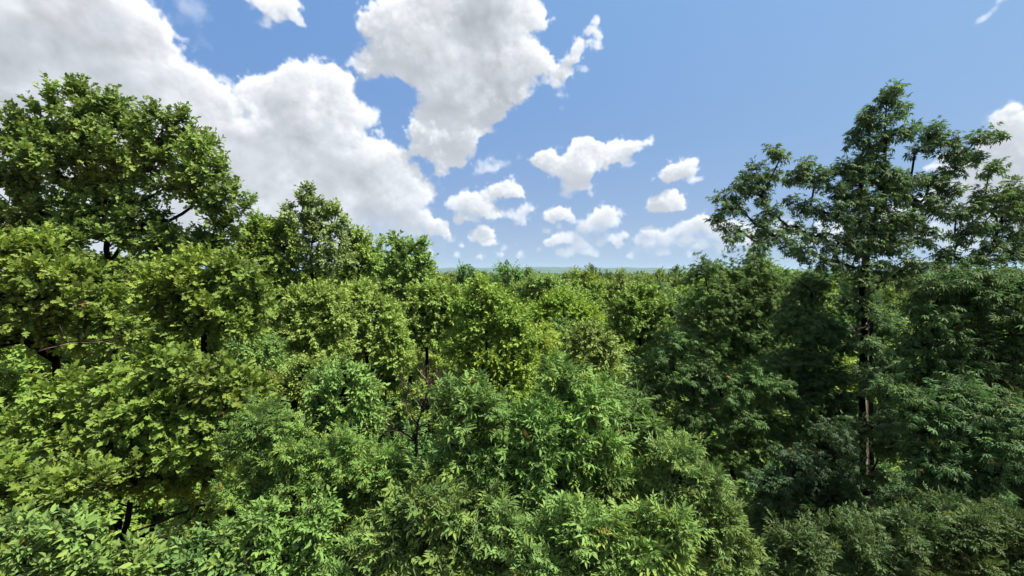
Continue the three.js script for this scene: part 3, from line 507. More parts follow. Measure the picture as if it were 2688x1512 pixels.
const TREES = [
  {"name":"oak_tree","label":"tall broad dark green oak towering over the left edge, highest crown on the left","category":"tree","leaf":"oakmini","L":0.129,"col":[0.11,0.175,0.035],"trunkR":0.09,"clump":0.54,"twigs":11,"per":8,"fill":0.66,"parts":0,"path":[[-10.64,0,-12],[-10.64,9.46,-12],[-10.68,11.59,-12],[-10.85,12.9,-12],[-11.13,13.94,-12],[-11.44,14.98,-12]],"lobes":[[-11.56,15.03,-12,1.17,0.95,1.06,1],[-12.42,14.46,-12,0.69,0.69,0.69,1],[-11.86,13.94,-12,1.32,0.93,1.13,1],[-10.58,14.77,-12,0.74,0.64,0.69,1],[-9.43,14.77,-12,0.79,0.64,0.72,1],[-9.89,14.07,-12,1.01,0.79,0.9,1],[-9.25,13.63,-12,1.01,0.74,0.87,1],[-8.23,14.25,-12,0.58,0.53,0.56,1],[-7.99,13.55,-12,0.79,0.69,0.74,1],[-7.48,12.9,-12,0.53,0.53,0.53,1],[-12.97,12.51,-12,0.69,0.69,0.69,1],[-13.06,13.42,-12,0.48,0.53,0.5,1],[-11.63,13.16,-12,0.74,0.42,0.58,1],[-12.46,11.98,-12,1.06,0.64,0.85,1],[-10.06,12.9,-12,0.53,0.34,0.44,1],[-9.81,12.32,-12,0.74,0.42,0.58,1],[-11.02,11.59,-12,1.46,0.64,1.05,1],[-8.22,12.69,-12,0.58,0.48,0.53,1],[-7.76,12.11,-12,0.58,0.48,0.53,1],[-7.17,12.58,-12,0.32,0.24,0.28,0.6],[-8.11,11.72,-12,0.58,0.42,0.5,1],[-9.3,11.59,-12,0.79,0.48,0.64,1],[-12.05,12.51,-12,0.9,0.48,0.69,1],[-10.61,11.9,-12,1.06,0.42,0.74,1],[-11.25,12.51,-12,0.53,0.26,0.4,1],[-13.21,13.16,-12,0.69,0.69,0.69,1],[-13.13,11.72,-12,0.9,0.58,0.74,1],[-8.73,13.16,-12,0.79,0.37,0.58,1],[-9.56,11.85,-12,1.06,0.42,0.74,1],[-8.51,11.59,-12,0.79,0.37,0.58,1],[-11.59,14.2,-12,1.17,0.69,0.93,1],[-10.77,15.24,-12,0.69,0.69,0.69,1],[-8.82,14.85,-12,0.53,0.48,0.5,1],[-10.84,13.16,-12,0.9,0.42,0.66,1],[-10.3,13.55,-12,0.64,0.37,0.5,1],[-11.54,11.98,-12,1.06,0.53,0.79,1],[-12.64,14.2,-12,0.64,0.69,0.66,1],[-10.32,12.77,-12,1.06,0.37,0.72,1]],"seed":100},
  {"name":"oak_tree","label":"bright yellow green oak crown filling the left edge below the tallest oak","category":"tree","leaf":"oak","L":0.103,"col":[0.125,0.195,0.03],"parts":300,"clump":0.42,"twigs":13,"per":9,"path":[[-6.68,0,-6.6],[-6.68,8.23,-6.6],[-6.7,9.71,-6.6],[-6.74,10.59,-6.6]],"lobes":[[-7.16,11.15,-6.6,0.66,0.38,0.52,1],[-6.59,10.81,-6.6,0.58,0.38,0.48,1],[-6.09,10.52,-6.6,0.38,0.32,0.35,1],[-7.04,10.45,-6.6,0.73,0.44,0.58,1],[-5.88,10.15,-6.6,0.38,0.29,0.34,1],[-6.47,10.08,-6.6,0.58,0.29,0.44,1],[-7.35,9.93,-6.6,0.52,0.32,0.42,1],[-7.84,10.59,-6.6,0.58,0.73,0.66,1]],"seed":101},
  {"name":"oak_tree","label":"sunlit yellow green oak with a rounded top right of the left edge crown","category":"tree","leaf":"oak","L":0.103,"col":[0.125,0.195,0.03],"parts":300,"clump":0.45,"twigs":13,"per":9,"path":[[-5.47,0,-8.0],[-5.47,5.66,-8.0],[-5.49,10.26,-8.0],[-5.51,11.1,-8]],"lobes":[[-5.51,11.0,-8,0.6,0.32,0.46,1],[-6.08,10.72,-8,0.49,0.42,0.46,1],[-4.8,10.9,-8,0.42,0.32,0.37,1],[-5.43,10.51,-8,0.79,0.49,0.64,1],[-4.55,10.51,-8,0.32,0.39,0.35,1],[-6.23,10.24,-8,0.42,0.39,0.41,1],[-4.91,10.06,-8,0.6,0.42,0.51,1],[-5.62,9.98,-8,0.71,0.46,0.58,1],[-5.98,9.71,-8,0.42,0.28,0.35,1],[-5.75,9.28,-8.06,0.82,0.75,0.82,0.28],[-5.23,8.13,-8.13,0.75,0.75,0.75,0.28],[-5.51,6.98,-7.76,0.68,0.75,0.68,0.28],[-5.66,5.83,-8.19,0.61,0.75,0.61,0.28]],"seed":102},
  {"name":"oak_tree","label":"broad low oak with large sunlit lobed leaves spreading over the lower left","category":"tree","leaf":"oak","L":0.103,"col":[0.125,0.195,0.03],"trunkR":0.05,"parts":300,"clump":0.36,"twigs":13,"per":9,"path":[[-4.96,0,-5.6],[-4.96,7.17,-5.6],[-4.73,8.39,-5.6],[-4.4,9.15,-5.6]],"lobes":[[-4.32,9.72,-5.6,0.42,0.22,0.32,1],[-3.7,9.59,-5.6,0.42,0.27,0.35,1],[-4.15,9.28,-5.6,0.74,0.37,0.56,1],[-3.33,9.41,-5.6,0.25,0.3,0.27,1],[-4.77,9.15,-5.6,0.62,0.3,0.46,1],[-5.01,9.53,-5.6,0.25,0.17,0.25,1],[-5.64,9.47,-5.6,0.32,0.15,0.25,1],[-3.91,8.84,-5.6,0.62,0.32,0.47,1],[-5.1,8.71,-5.6,0.57,0.32,0.45,1],[-4.54,8.52,-5.6,0.74,0.3,0.52,1],[-5.9,9.09,-5.6,0.49,0.2,0.35,1],[-5.49,8.39,-5.6,0.3,0.17,0.25,1],[-3.79,8.39,-5.6,0.37,0.2,0.28,1]],"seed":103},
  {"name":"oak_tree","label":"lowest lobed leaf oak at the left edge beside the dark hollow of dead branches","category":"tree","leaf":"oak","L":0.098,"col":[0.125,0.195,0.03],"parts":250,"clump":0.34,"twigs":13,"per":9,"path":[[-5.37,0,-4.9],[-5.37,4.87,-4.9],[-5.56,8.47,-4.9],[-5.84,8.82,-4.9]],"lobes":[[-5.41,8.49,-4.9,0.49,0.22,0.35,1],[-4.86,8.61,-4.9,0.39,0.19,0.29,1],[-4.53,8.58,-4.9,0.22,0.1,0.25,1],[-5.84,8.72,-4.9,0.43,0.32,0.38,1],[-5.09,8.25,-4.9,0.32,0.13,0.25,1]],"seed":104},
  {"name":"oak_tree","label":"dark olive tree between the tallest oak and the slender open tree","category":"tree","leaf":"small","L":0.123,"col":[0.145,0.224,0.042],"parts":0,"twigs":18,"per":13,"clump":0.6,"path":[[-8.04,0,-15.0],[-8.04,5.89,-15.0],[-8.21,11.18,-15.0],[-8.48,12.56,-15]],"lobes":[[-8.48,12.46,-15,0.46,0.33,0.4,1],[-8.25,12.13,-15,0.6,0.53,0.56,1],[-7.49,12.32,-15,0.4,0.53,0.46,1],[-8.66,11.47,-15,0.73,0.66,0.7,1],[-7.67,11.47,-15,0.86,0.6,0.73,1],[-8.28,10.58,-15,0.86,0.66,0.76,1],[-7.36,10.41,-15,0.66,0.6,0.63,1],[-8.23,9.66,-14.79,0.91,0.75,0.91,0.28],[-8.1,8.51,-15.26,0.83,0.75,0.83,0.28],[-7.76,7.36,-14.86,0.75,0.75,0.75,0.28],[-8.35,6.21,-14.92,0.67,0.75,0.67,0.28]],"seed":105},
  {"name":"slender_tree","label":"slender open crowned tree rising alone above the canopy left of centre","category":"tree","leaf":"small","L":0.123,"col":[0.17,0.235,0.075],"trunkR":0.06,"clump":0.36,"twigs":8,"per":8,"fill":0.5,"parts":0,"path":[[-6.32,0,-15],[-6.32,8.58,-15],[-6.5,10.08,-15],[-6.65,11.34,-15],[-6.6,12.23,-15],[-6.78,13.37,-15]],"lobes":[[-6.68,13.6,-15,0.3,0.26,0.28,1],[-6.85,13.31,-15,0.46,0.3,0.38,1],[-6.32,13.05,-15,0.66,0.33,0.5,1],[-7.35,12.98,-15,0.3,0.23,0.26,1],[-5.8,12.98,-15,0.23,0.23,0.25,1],[-6.99,12.69,-15,0.73,0.36,0.55,1],[-6.07,12.59,-15,0.66,0.4,0.53,1],[-5.54,12.52,-15,0.23,0.26,0.25,1],[-6.5,12.13,-15,0.93,0.36,0.65,1],[-7.33,12.0,-15,0.53,0.33,0.43,1],[-5.75,11.96,-15,0.46,0.36,0.41,1],[-6.68,11.53,-15,0.99,0.36,0.68,1],[-5.52,11.4,-15,0.46,0.36,0.41,1],[-7.54,11.27,-15,0.53,0.36,0.45,1],[-6.42,10.94,-15,0.93,0.33,0.63,1]],"seed":106},
  {"name":"tree","label":"pale green tree with a pointed top just right of the slender tree","category":"tree","leaf":"small","L":0.14,"col":[0.208,0.314,0.063],"parts":0,"twigs":18,"per":13,"clump":0.6,"path":[[-5.78,0,-17.0],[-5.78,5.95,-17.0],[-5.81,11.11,-17.0],[-5.87,12.3,-17]],"lobes":[[-5.87,12.2,-17,0.34,0.34,0.34,1],[-5.62,11.76,-17,0.53,0.38,0.45,1],[-6.07,11.38,-17,0.68,0.45,0.56,1],[-5.32,11.16,-17,0.6,0.45,0.53,1],[-5.89,10.52,-17,0.83,0.6,0.71,1],[-5.59,9.77,-17.13,0.69,0.75,0.69,0.28],[-5.8,8.62,-16.8,0.63,0.75,0.63,0.28],[-5.95,7.47,-17.14,0.57,0.75,0.57,0.28],[-5.54,6.32,-17.01,0.51,0.75,0.51,0.28]],"seed":107},
  {"name":"tree","label":"small pale spire shaped tree behind the pointed one and left of the twin topped tree","category":"tree","leaf":"small","L":0.137,"col":[0.194,0.314,0.072],"parts":0,"twigs":18,"per":13,"clump":0.7,"path":[[-6.94,0,-24.0],[-6.94,6.19,-24.0],[-6.96,11.3,-24.0],[-6.98,12.28,-24]],"lobes":[[-6.98,12.17,-24,0.32,0.37,0.34,1],[-6.93,11.54,-24,0.53,0.48,0.5,1],[-6.94,10.85,-24,0.64,0.53,0.58,1],[-6.86,10.17,-23.89,0.44,0.75,0.44,0.28],[-7.09,9.02,-24.02,0.4,0.75,0.4,0.28],[-6.82,7.87,-24.08,0.36,0.75,0.36,0.28],[-6.95,6.72,-23.87,0.32,0.75,0.32,0.28]],"seed":108},
  {"name":"tree","label":"twin topped green tree standing highest in the middle distance left of the horizon gap","category":"tree","leaf":"small","L":0.148,"col":[0.156,0.248,0.056],"parts":0,"twigs":18,"per":13,"clump":0.62,"path":[[-4.05,0,-18.0],[-4.05,5.6,-18.0],[-4.3,10.75,-18.0],[-4.68,12.16,-18]],"lobes":[[-4.68,12.08,-18,0.36,0.28,0.32,1],[-4.56,11.56,-18,0.56,0.4,0.48,1],[-3.81,11.88,-18,0.32,0.28,0.3,1],[-3.61,11.4,-18,0.52,0.36,0.44,1],[-4.13,11.01,-18,0.95,0.48,0.72,1],[-3.46,10.69,-18,0.56,0.52,0.54,1],[-4.53,10.29,-18,0.87,0.56,0.72,1],[-3.74,9.89,-18,0.95,0.56,0.75,1],[-4.34,9.18,-17.9,0.89,0.75,0.89,0.28],[-3.95,8.03,-18.25,0.81,0.75,0.81,0.28],[-3.89,6.88,-17.77,0.73,0.75,0.73,0.28],[-4.36,5.73,-18.05,0.65,0.75,0.65,0.28]],"seed":109},
  {"name":"tree","label":"grey green fine leaved tree with a tall dark stem below the slender tree","category":"tree","leaf":"small","L":0.086,"col":[0.208,0.3,0.071],"parts":0,"twigs":18,"per":13,"clump":0.45,"path":[[-4.38,0,-10.5],[-4.38,7.54,-10.5],[-4.43,9.19,-10.5],[-4.55,10.35,-10.5]],"lobes":[[-4.92,10.24,-10.5,0.51,0.32,0.42,1],[-4.34,10.35,-10.5,0.46,0.32,0.39,1],[-5.28,9.77,-10.5,0.56,0.42,0.49,1],[-4.58,9.66,-10.5,0.65,0.42,0.53,1],[-4.0,9.89,-10.5,0.46,0.42,0.44,1],[-4.94,9.14,-10.5,0.7,0.37,0.53,1],[-5.64,9.3,-10.5,0.42,0.42,0.42,1],[-4.12,9.19,-10.5,0.56,0.42,0.49,1],[-4.72,8.6,-10.5,0.7,0.32,0.51,1]],"seed":110},
  {"name":"tree","label":"shaded deep green tree in front of the grey green one beside the dark gap","category":"tree","leaf":"small","L":0.075,"col":[0.145,0.245,0.063],"parts":0,"twigs":18,"per":13,"clump":0.42,"path":[[-4.74,0,-9.2],[-4.74,5.01,-9.2],[-5.06,8.92,-9.2],[-5.55,9.48,-9.2]],"lobes":[[-5.05,9.31,-9.2,0.45,0.32,0.39,1],[-4.64,8.9,-9.2,0.49,0.32,0.41,1],[-4.24,8.59,-9.2,0.45,0.24,0.35,1],[-3.82,8.96,-9.2,0.28,0.24,0.26,1],[-5.2,8.9,-9.2,0.28,0.24,0.26,1],[-5.55,9.41,-9.2,0.28,0.24,0.26,1],[-4.47,8.2,-9.23,0.78,0.75,0.78,0.28],[-4.89,7.05,-9.01,0.71,0.75,0.71,0.28],[-4.81,5.9,-9.42,0.64,0.75,0.64,0.28],[-4.49,4.75,-9.1,0.57,0.75,0.57,0.28]],"seed":111},
  {"name":"tree","label":"mottled olive green tree left of the bare twig hollow","category":"tree","leaf":"small","L":0.103,"col":[0.208,0.306,0.063],"parts":0,"twigs":18,"per":13,"clump":0.5,"path":[[-3.98,0,-12.5],[-3.98,4.94,-12.5],[-4.07,9.3,-12.5],[-4.2,10.36,-12.5]],"lobes":[[-4.2,10.23,-12.5,0.72,0.44,0.58,1],[-3.79,9.73,-12.5,0.77,0.5,0.63,1],[-4.43,9.54,-12.5,0.55,0.55,0.55,1],[-3.52,9.12,-12.5,0.72,0.5,0.61,1],[-4.22,8.84,-12.5,0.72,0.44,0.58,1],[-3.11,8.62,-12.5,0.5,0.39,0.44,1],[-4.63,8.98,-12.5,0.5,0.39,0.44,1]],"seed":112},
  {"name":"tree","label":"rounded olive tree under the twin topped tree","category":"tree","leaf":"small","L":0.119,"col":[0.194,0.293,0.059],"parts":0,"twigs":18,"per":13,"clump":0.55,"path":[[-2.74,0,-14.5],[-2.74,5.16,-14.5],[-2.76,9.42,-14.5],[-2.79,10.24,-14.5]],"lobes":[[-2.79,10.11,-14.5,0.77,0.45,0.61,1],[-2.31,9.53,-14.5,0.77,0.51,0.64,1],[-3.28,9.4,-14.5,0.7,0.51,0.61,1],[-2.64,8.98,-14.5,0.7,0.38,0.54,1],[-1.92,9.95,-14.5,0.45,0.45,0.45,1],[-3.76,9.47,-14.5,0.32,0.45,0.38,1],[-3.05,8.45,-14.53,0.89,0.75,0.89,0.28],[-2.51,7.3,-14.67,0.81,0.75,0.81,0.28],[-2.74,6.15,-14.24,0.73,0.75,0.73,0.28],[-2.97,5.0,-14.67,0.65,0.75,0.65,0.28]],"seed":113},
  {"name":"tree","label":"yellow green tree with layered boughs in the centre above the big front ash","category":"tree","leaf":"small","L":0.099,"col":[0.208,0.34,0.051],"parts":0,"twigs":18,"per":13,"clump":0.5,"path":[[-0.56,0,-12.0],[-0.56,4.52,-12.0],[-0.67,9.07,-12.0],[-0.85,10.61,-12]],"lobes":[[-0.85,10.53,-12,0.42,0.26,0.34,1],[-0.53,10.21,-12,0.58,0.32,0.45,1],[-1.12,10.0,-12,0.58,0.37,0.48,1],[-0.19,9.68,-12,0.64,0.42,0.53,1],[-0.85,9.46,-12,0.74,0.42,0.58,1],[0.21,9.14,-12,0.53,0.42,0.48,1],[-0.45,8.79,-12,0.79,0.42,0.61,1],[-1.25,8.88,-12,0.53,0.42,0.48,1],[0.35,8.53,-12,0.48,0.37,0.42,1],[-0.85,8.12,-12,0.69,0.42,0.56,1],[-0.05,7.91,-12,0.69,0.37,0.53,1],[-1.39,8.18,-12,0.37,0.37,0.37,1],[-0.49,7.39,-12.25,0.89,0.75,0.89,0.28],[-0.38,6.24,-11.79,0.81,0.75,0.81,0.28],[-0.87,5.09,-12.03,0.73,0.75,0.73,0.28],[-0.32,3.94,-12.17,0.65,0.75,0.65,0.28]],"seed":114},
  {"name":"tree","label":"bright yellow green feathery tree just right of centre under the horizon","category":"tree","leaf":"small","L":0.123,"col":[0.244,0.396,0.042],"parts":0,"twigs":18,"per":13,"clump":0.7,"path":[[2.35,0,-21.0],[2.35,4.7,-21.0],[2.3,8.76,-21.0],[2.23,9.68,-21]],"lobes":[[2.23,9.57,-21,0.93,0.37,0.65,1],[1.53,9.15,-21,0.83,0.46,0.65,1],[3.07,9.15,-21,1.02,0.46,0.74,1],[2.23,8.68,-21,1.39,0.56,0.97,1],[3.63,8.54,-21,0.93,0.51,0.72,1],[1.3,8.4,-21,0.83,0.56,0.7,1],[2.81,7.69,-20.85,1.39,0.75,1.39,0.28],[1.91,6.54,-20.81,1.27,0.75,1.27,0.28],[2.47,5.39,-21.4,1.15,0.75,1.15,0.28],[2.62,4.24,-20.66,1.02,0.75,1.02,0.28]],"seed":115},
  {"name":"tree","label":"brownish olive tree between the feathery yellow green tree and the front ash","category":"tree","leaf":"small","L":0.115,"col":[0.208,0.245,0.063],"parts":0,"twigs":18,"per":13,"clump":0.5,"path":[[2.56,0,-14.0],[2.56,4.24,-14.0],[2.5,8.07,-14.0],[2.42,9.07,-14]],"lobes":[[2.42,8.96,-14,0.68,0.37,0.53,1],[2.89,8.58,-14,0.56,0.43,0.49,1],[2.11,8.43,-14,0.62,0.43,0.53,1],[2.74,7.96,-14,0.62,0.43,0.53,1],[3.12,7.49,-14,0.37,0.43,0.4,1],[1.96,8.9,-14,0.37,0.28,0.32,1],[2.45,6.91,-13.82,0.68,0.75,0.68,0.28],[2.48,5.76,-14.19,0.62,0.75,0.62,0.28],[2.78,4.61,-13.93,0.56,0.75,0.56,0.28],[2.34,3.46,-13.91,0.5,0.75,0.5,0.28]],"seed":116},
  {"name":"tree","label":"fresh green round tree right of the brownish olive one","category":"tree","leaf":"small","L":0.156,"col":[0.132,0.223,0.048],"parts":0,"twigs":18,"per":13,"clump":0.65,"path":[[5.42,0,-19.0],[5.42,4.66,-19.0],[5.4,8.86,-19.0],[5.38,9.96,-19]],"lobes":[[5.38,9.83,-19,0.84,0.42,0.63,1],[4.75,9.33,-19,0.84,0.5,0.67,1],[6.01,9.41,-19,0.75,0.5,0.63,1],[5.39,8.78,-19,1.17,0.59,0.88,1],[6.23,8.36,-19,0.84,0.59,0.71,1],[4.55,8.36,-19,0.59,0.59,0.59,1],[5.11,7.62,-19.19,1.07,0.75,1.07,0.28],[5.79,6.47,-19.07,0.98,0.75,0.98,0.28],[5.23,5.32,-18.72,0.88,0.75,0.88,0.28],[5.3,4.17,-19.3,0.79,0.75,0.79,0.28]],"seed":117},
  {"name":"tree","label":"taller rounded dark green tree breaking the horizon in the middle of the photo","category":"tree","leaf":"small","L":0.205,"col":[0.101,0.207,0.048],"parts":0,"twigs":18,"per":13,"clump":1.3,"path":[[-0.29,0,-40.0],[-0.29,5.5,-40.0],[-0.32,10.18,-40.0],[-0.35,11.21,-40]],"lobes":[[-0.35,11.02,-40,0.97,0.62,0.79,1],[0.18,10.13,-40,1.15,0.71,0.93,1],[-0.8,9.87,-40,0.97,0.71,0.84,1],[-0.04,9.01,-40.23,1.05,0.75,1.05,0.28],[-0.26,7.86,-39.69,0.96,0.75,0.96,0.28],[-0.59,6.71,-40.19,0.87,0.75,0.87,0.28],[0.07,5.56,-40.06,0.77,0.75,0.77,0.28]],"seed":118},
  {"name":"poplar_tree","label":"narrow dark spire of a tree poking above the horizon left of centre","category":"tree","leaf":"small","L":0.164,"col":[0.086,0.17,0.05],"parts":0,"twigs":18,"per":13,"clump":0.8,"path":[[-4.05,0,-36.0],[-4.05,5.7,-36.0],[-4.05,10.47,-36.0],[-4.05,11.45,-36]],"lobes":[[-4.05,11.33,-36,0.24,0.4,0.32,1],[-4.05,10.78,-36,0.36,0.48,0.42,1],[-4.05,10.06,-36,0.48,0.56,0.52,1],[-3.98,9.35,-35.93,0.33,0.75,0.33,0.28],[-4.17,8.2,-36.0,0.3,0.75,0.3,0.28],[-3.97,7.05,-36.07,0.27,0.75,0.27,0.28],[-4.04,5.9,-35.9,0.24,0.75,0.24,0.28]],"seed":119},
  {"name":"tree","label":"pale grey green birch like tree with upright fine foliage near centre","category":"tree","leaf":"small","L":0.137,"col":[0.208,0.321,0.087],"parts":0,"twigs":18,"per":13,"clump":0.8,"path":[[1.82,0,-26.0],[1.82,5.23,-26.0],[1.73,9.56,-26.0],[1.61,10.4,-26]],"lobes":[[1.61,10.26,-26,0.92,0.46,0.69,1],[0.92,9.86,-26,0.8,0.52,0.66,1],[2.53,9.98,-26,0.8,0.52,0.66,1],[1.61,9.29,-26,1.15,0.57,0.86,1],[2.76,9.4,-26,0.69,0.46,0.57,1],[1.48,8.57,-25.82,1.13,0.75,1.13,0.28],[1.89,7.42,-26.33,1.03,0.75,1.03,0.28],[2.07,6.27,-25.74,0.93,0.75,0.93,0.28],[1.42,5.12,-26.02,0.83,0.75,0.83,0.28]],"seed":120},
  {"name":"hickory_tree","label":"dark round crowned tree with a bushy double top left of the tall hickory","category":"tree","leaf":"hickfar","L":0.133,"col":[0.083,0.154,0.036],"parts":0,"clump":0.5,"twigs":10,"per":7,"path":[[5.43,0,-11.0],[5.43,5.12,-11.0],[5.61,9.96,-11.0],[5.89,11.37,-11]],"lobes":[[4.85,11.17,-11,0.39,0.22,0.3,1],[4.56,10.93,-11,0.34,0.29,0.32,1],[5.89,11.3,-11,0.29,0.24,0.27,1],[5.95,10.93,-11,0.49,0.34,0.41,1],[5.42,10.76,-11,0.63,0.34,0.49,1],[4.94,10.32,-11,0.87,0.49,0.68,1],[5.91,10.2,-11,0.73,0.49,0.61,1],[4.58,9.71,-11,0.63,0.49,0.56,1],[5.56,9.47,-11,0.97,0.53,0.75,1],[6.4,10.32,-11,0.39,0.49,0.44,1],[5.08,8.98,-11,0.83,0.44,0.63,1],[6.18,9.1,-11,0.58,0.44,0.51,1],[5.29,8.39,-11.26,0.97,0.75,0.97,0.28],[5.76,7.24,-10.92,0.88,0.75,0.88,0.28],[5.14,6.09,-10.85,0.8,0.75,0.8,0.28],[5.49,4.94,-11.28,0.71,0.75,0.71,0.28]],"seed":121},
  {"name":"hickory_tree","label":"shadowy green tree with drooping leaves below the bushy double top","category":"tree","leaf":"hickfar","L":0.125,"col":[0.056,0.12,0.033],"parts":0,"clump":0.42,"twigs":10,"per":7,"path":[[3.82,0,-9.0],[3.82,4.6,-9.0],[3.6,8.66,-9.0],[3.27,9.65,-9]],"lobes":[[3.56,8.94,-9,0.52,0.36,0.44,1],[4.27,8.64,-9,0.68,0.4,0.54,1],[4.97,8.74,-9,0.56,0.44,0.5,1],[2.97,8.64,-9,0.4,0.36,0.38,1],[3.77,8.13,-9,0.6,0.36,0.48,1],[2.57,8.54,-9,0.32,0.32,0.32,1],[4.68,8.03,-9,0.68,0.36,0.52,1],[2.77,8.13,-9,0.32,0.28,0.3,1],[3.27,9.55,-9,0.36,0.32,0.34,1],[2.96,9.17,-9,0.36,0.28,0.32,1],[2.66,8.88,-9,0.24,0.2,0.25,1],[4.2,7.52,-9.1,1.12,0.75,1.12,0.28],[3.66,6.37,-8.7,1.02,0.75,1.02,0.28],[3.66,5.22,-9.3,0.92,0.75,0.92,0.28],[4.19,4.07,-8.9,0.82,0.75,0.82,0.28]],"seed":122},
  {"name":"hickory_tree","label":"deep shade tree standing between the tall hickory trunk and the lower leafy trees","category":"tree","leaf":"hickfar","L":0.125,"col":[0.047,0.106,0.033],"parts":0,"clump":0.45,"twigs":10,"per":7,"path":[[6.96,0,-9.77],[6.96,4.02,-9.77],[6.68,8.72,-9.77],[6.25,10.74,-9.5]],"lobes":[[6.25,10.63,-9.5,0.55,0.38,0.46,1],[6.06,9.99,-9.5,0.71,0.46,0.59,1],[6.7,9.57,-9.5,0.55,0.5,0.52,1],[6.08,9.15,-9.5,0.75,0.42,0.59,1],[6.62,8.62,-9.5,0.63,0.46,0.55,1],[5.88,8.3,-9.5,0.63,0.42,0.52,1],[6.95,7.87,-9.5,0.55,0.46,0.5,1],[5.9,7.44,-9.5,0.75,0.42,0.59,1],[6.87,7.12,-9.5,0.63,0.42,0.52,1],[8.29,9.78,-10.4,0.6,0.51,0.55,1],[8.62,8.74,-10.4,0.64,0.51,0.57,1],[8.54,7.57,-10.4,0.6,0.46,0.53,1],[8.0,10.36,-10.4,0.46,0.32,0.39,1],[7.04,6.55,-9.36,1.4,0.75,1.4,0.28],[6.54,5.4,-9.99,1.27,0.75,1.27,0.28],[7.43,4.25,-9.88,1.15,0.75,1.15,0.28],[6.75,3.1,-9.4,1.03,0.75,1.03,0.28]],"seed":123},
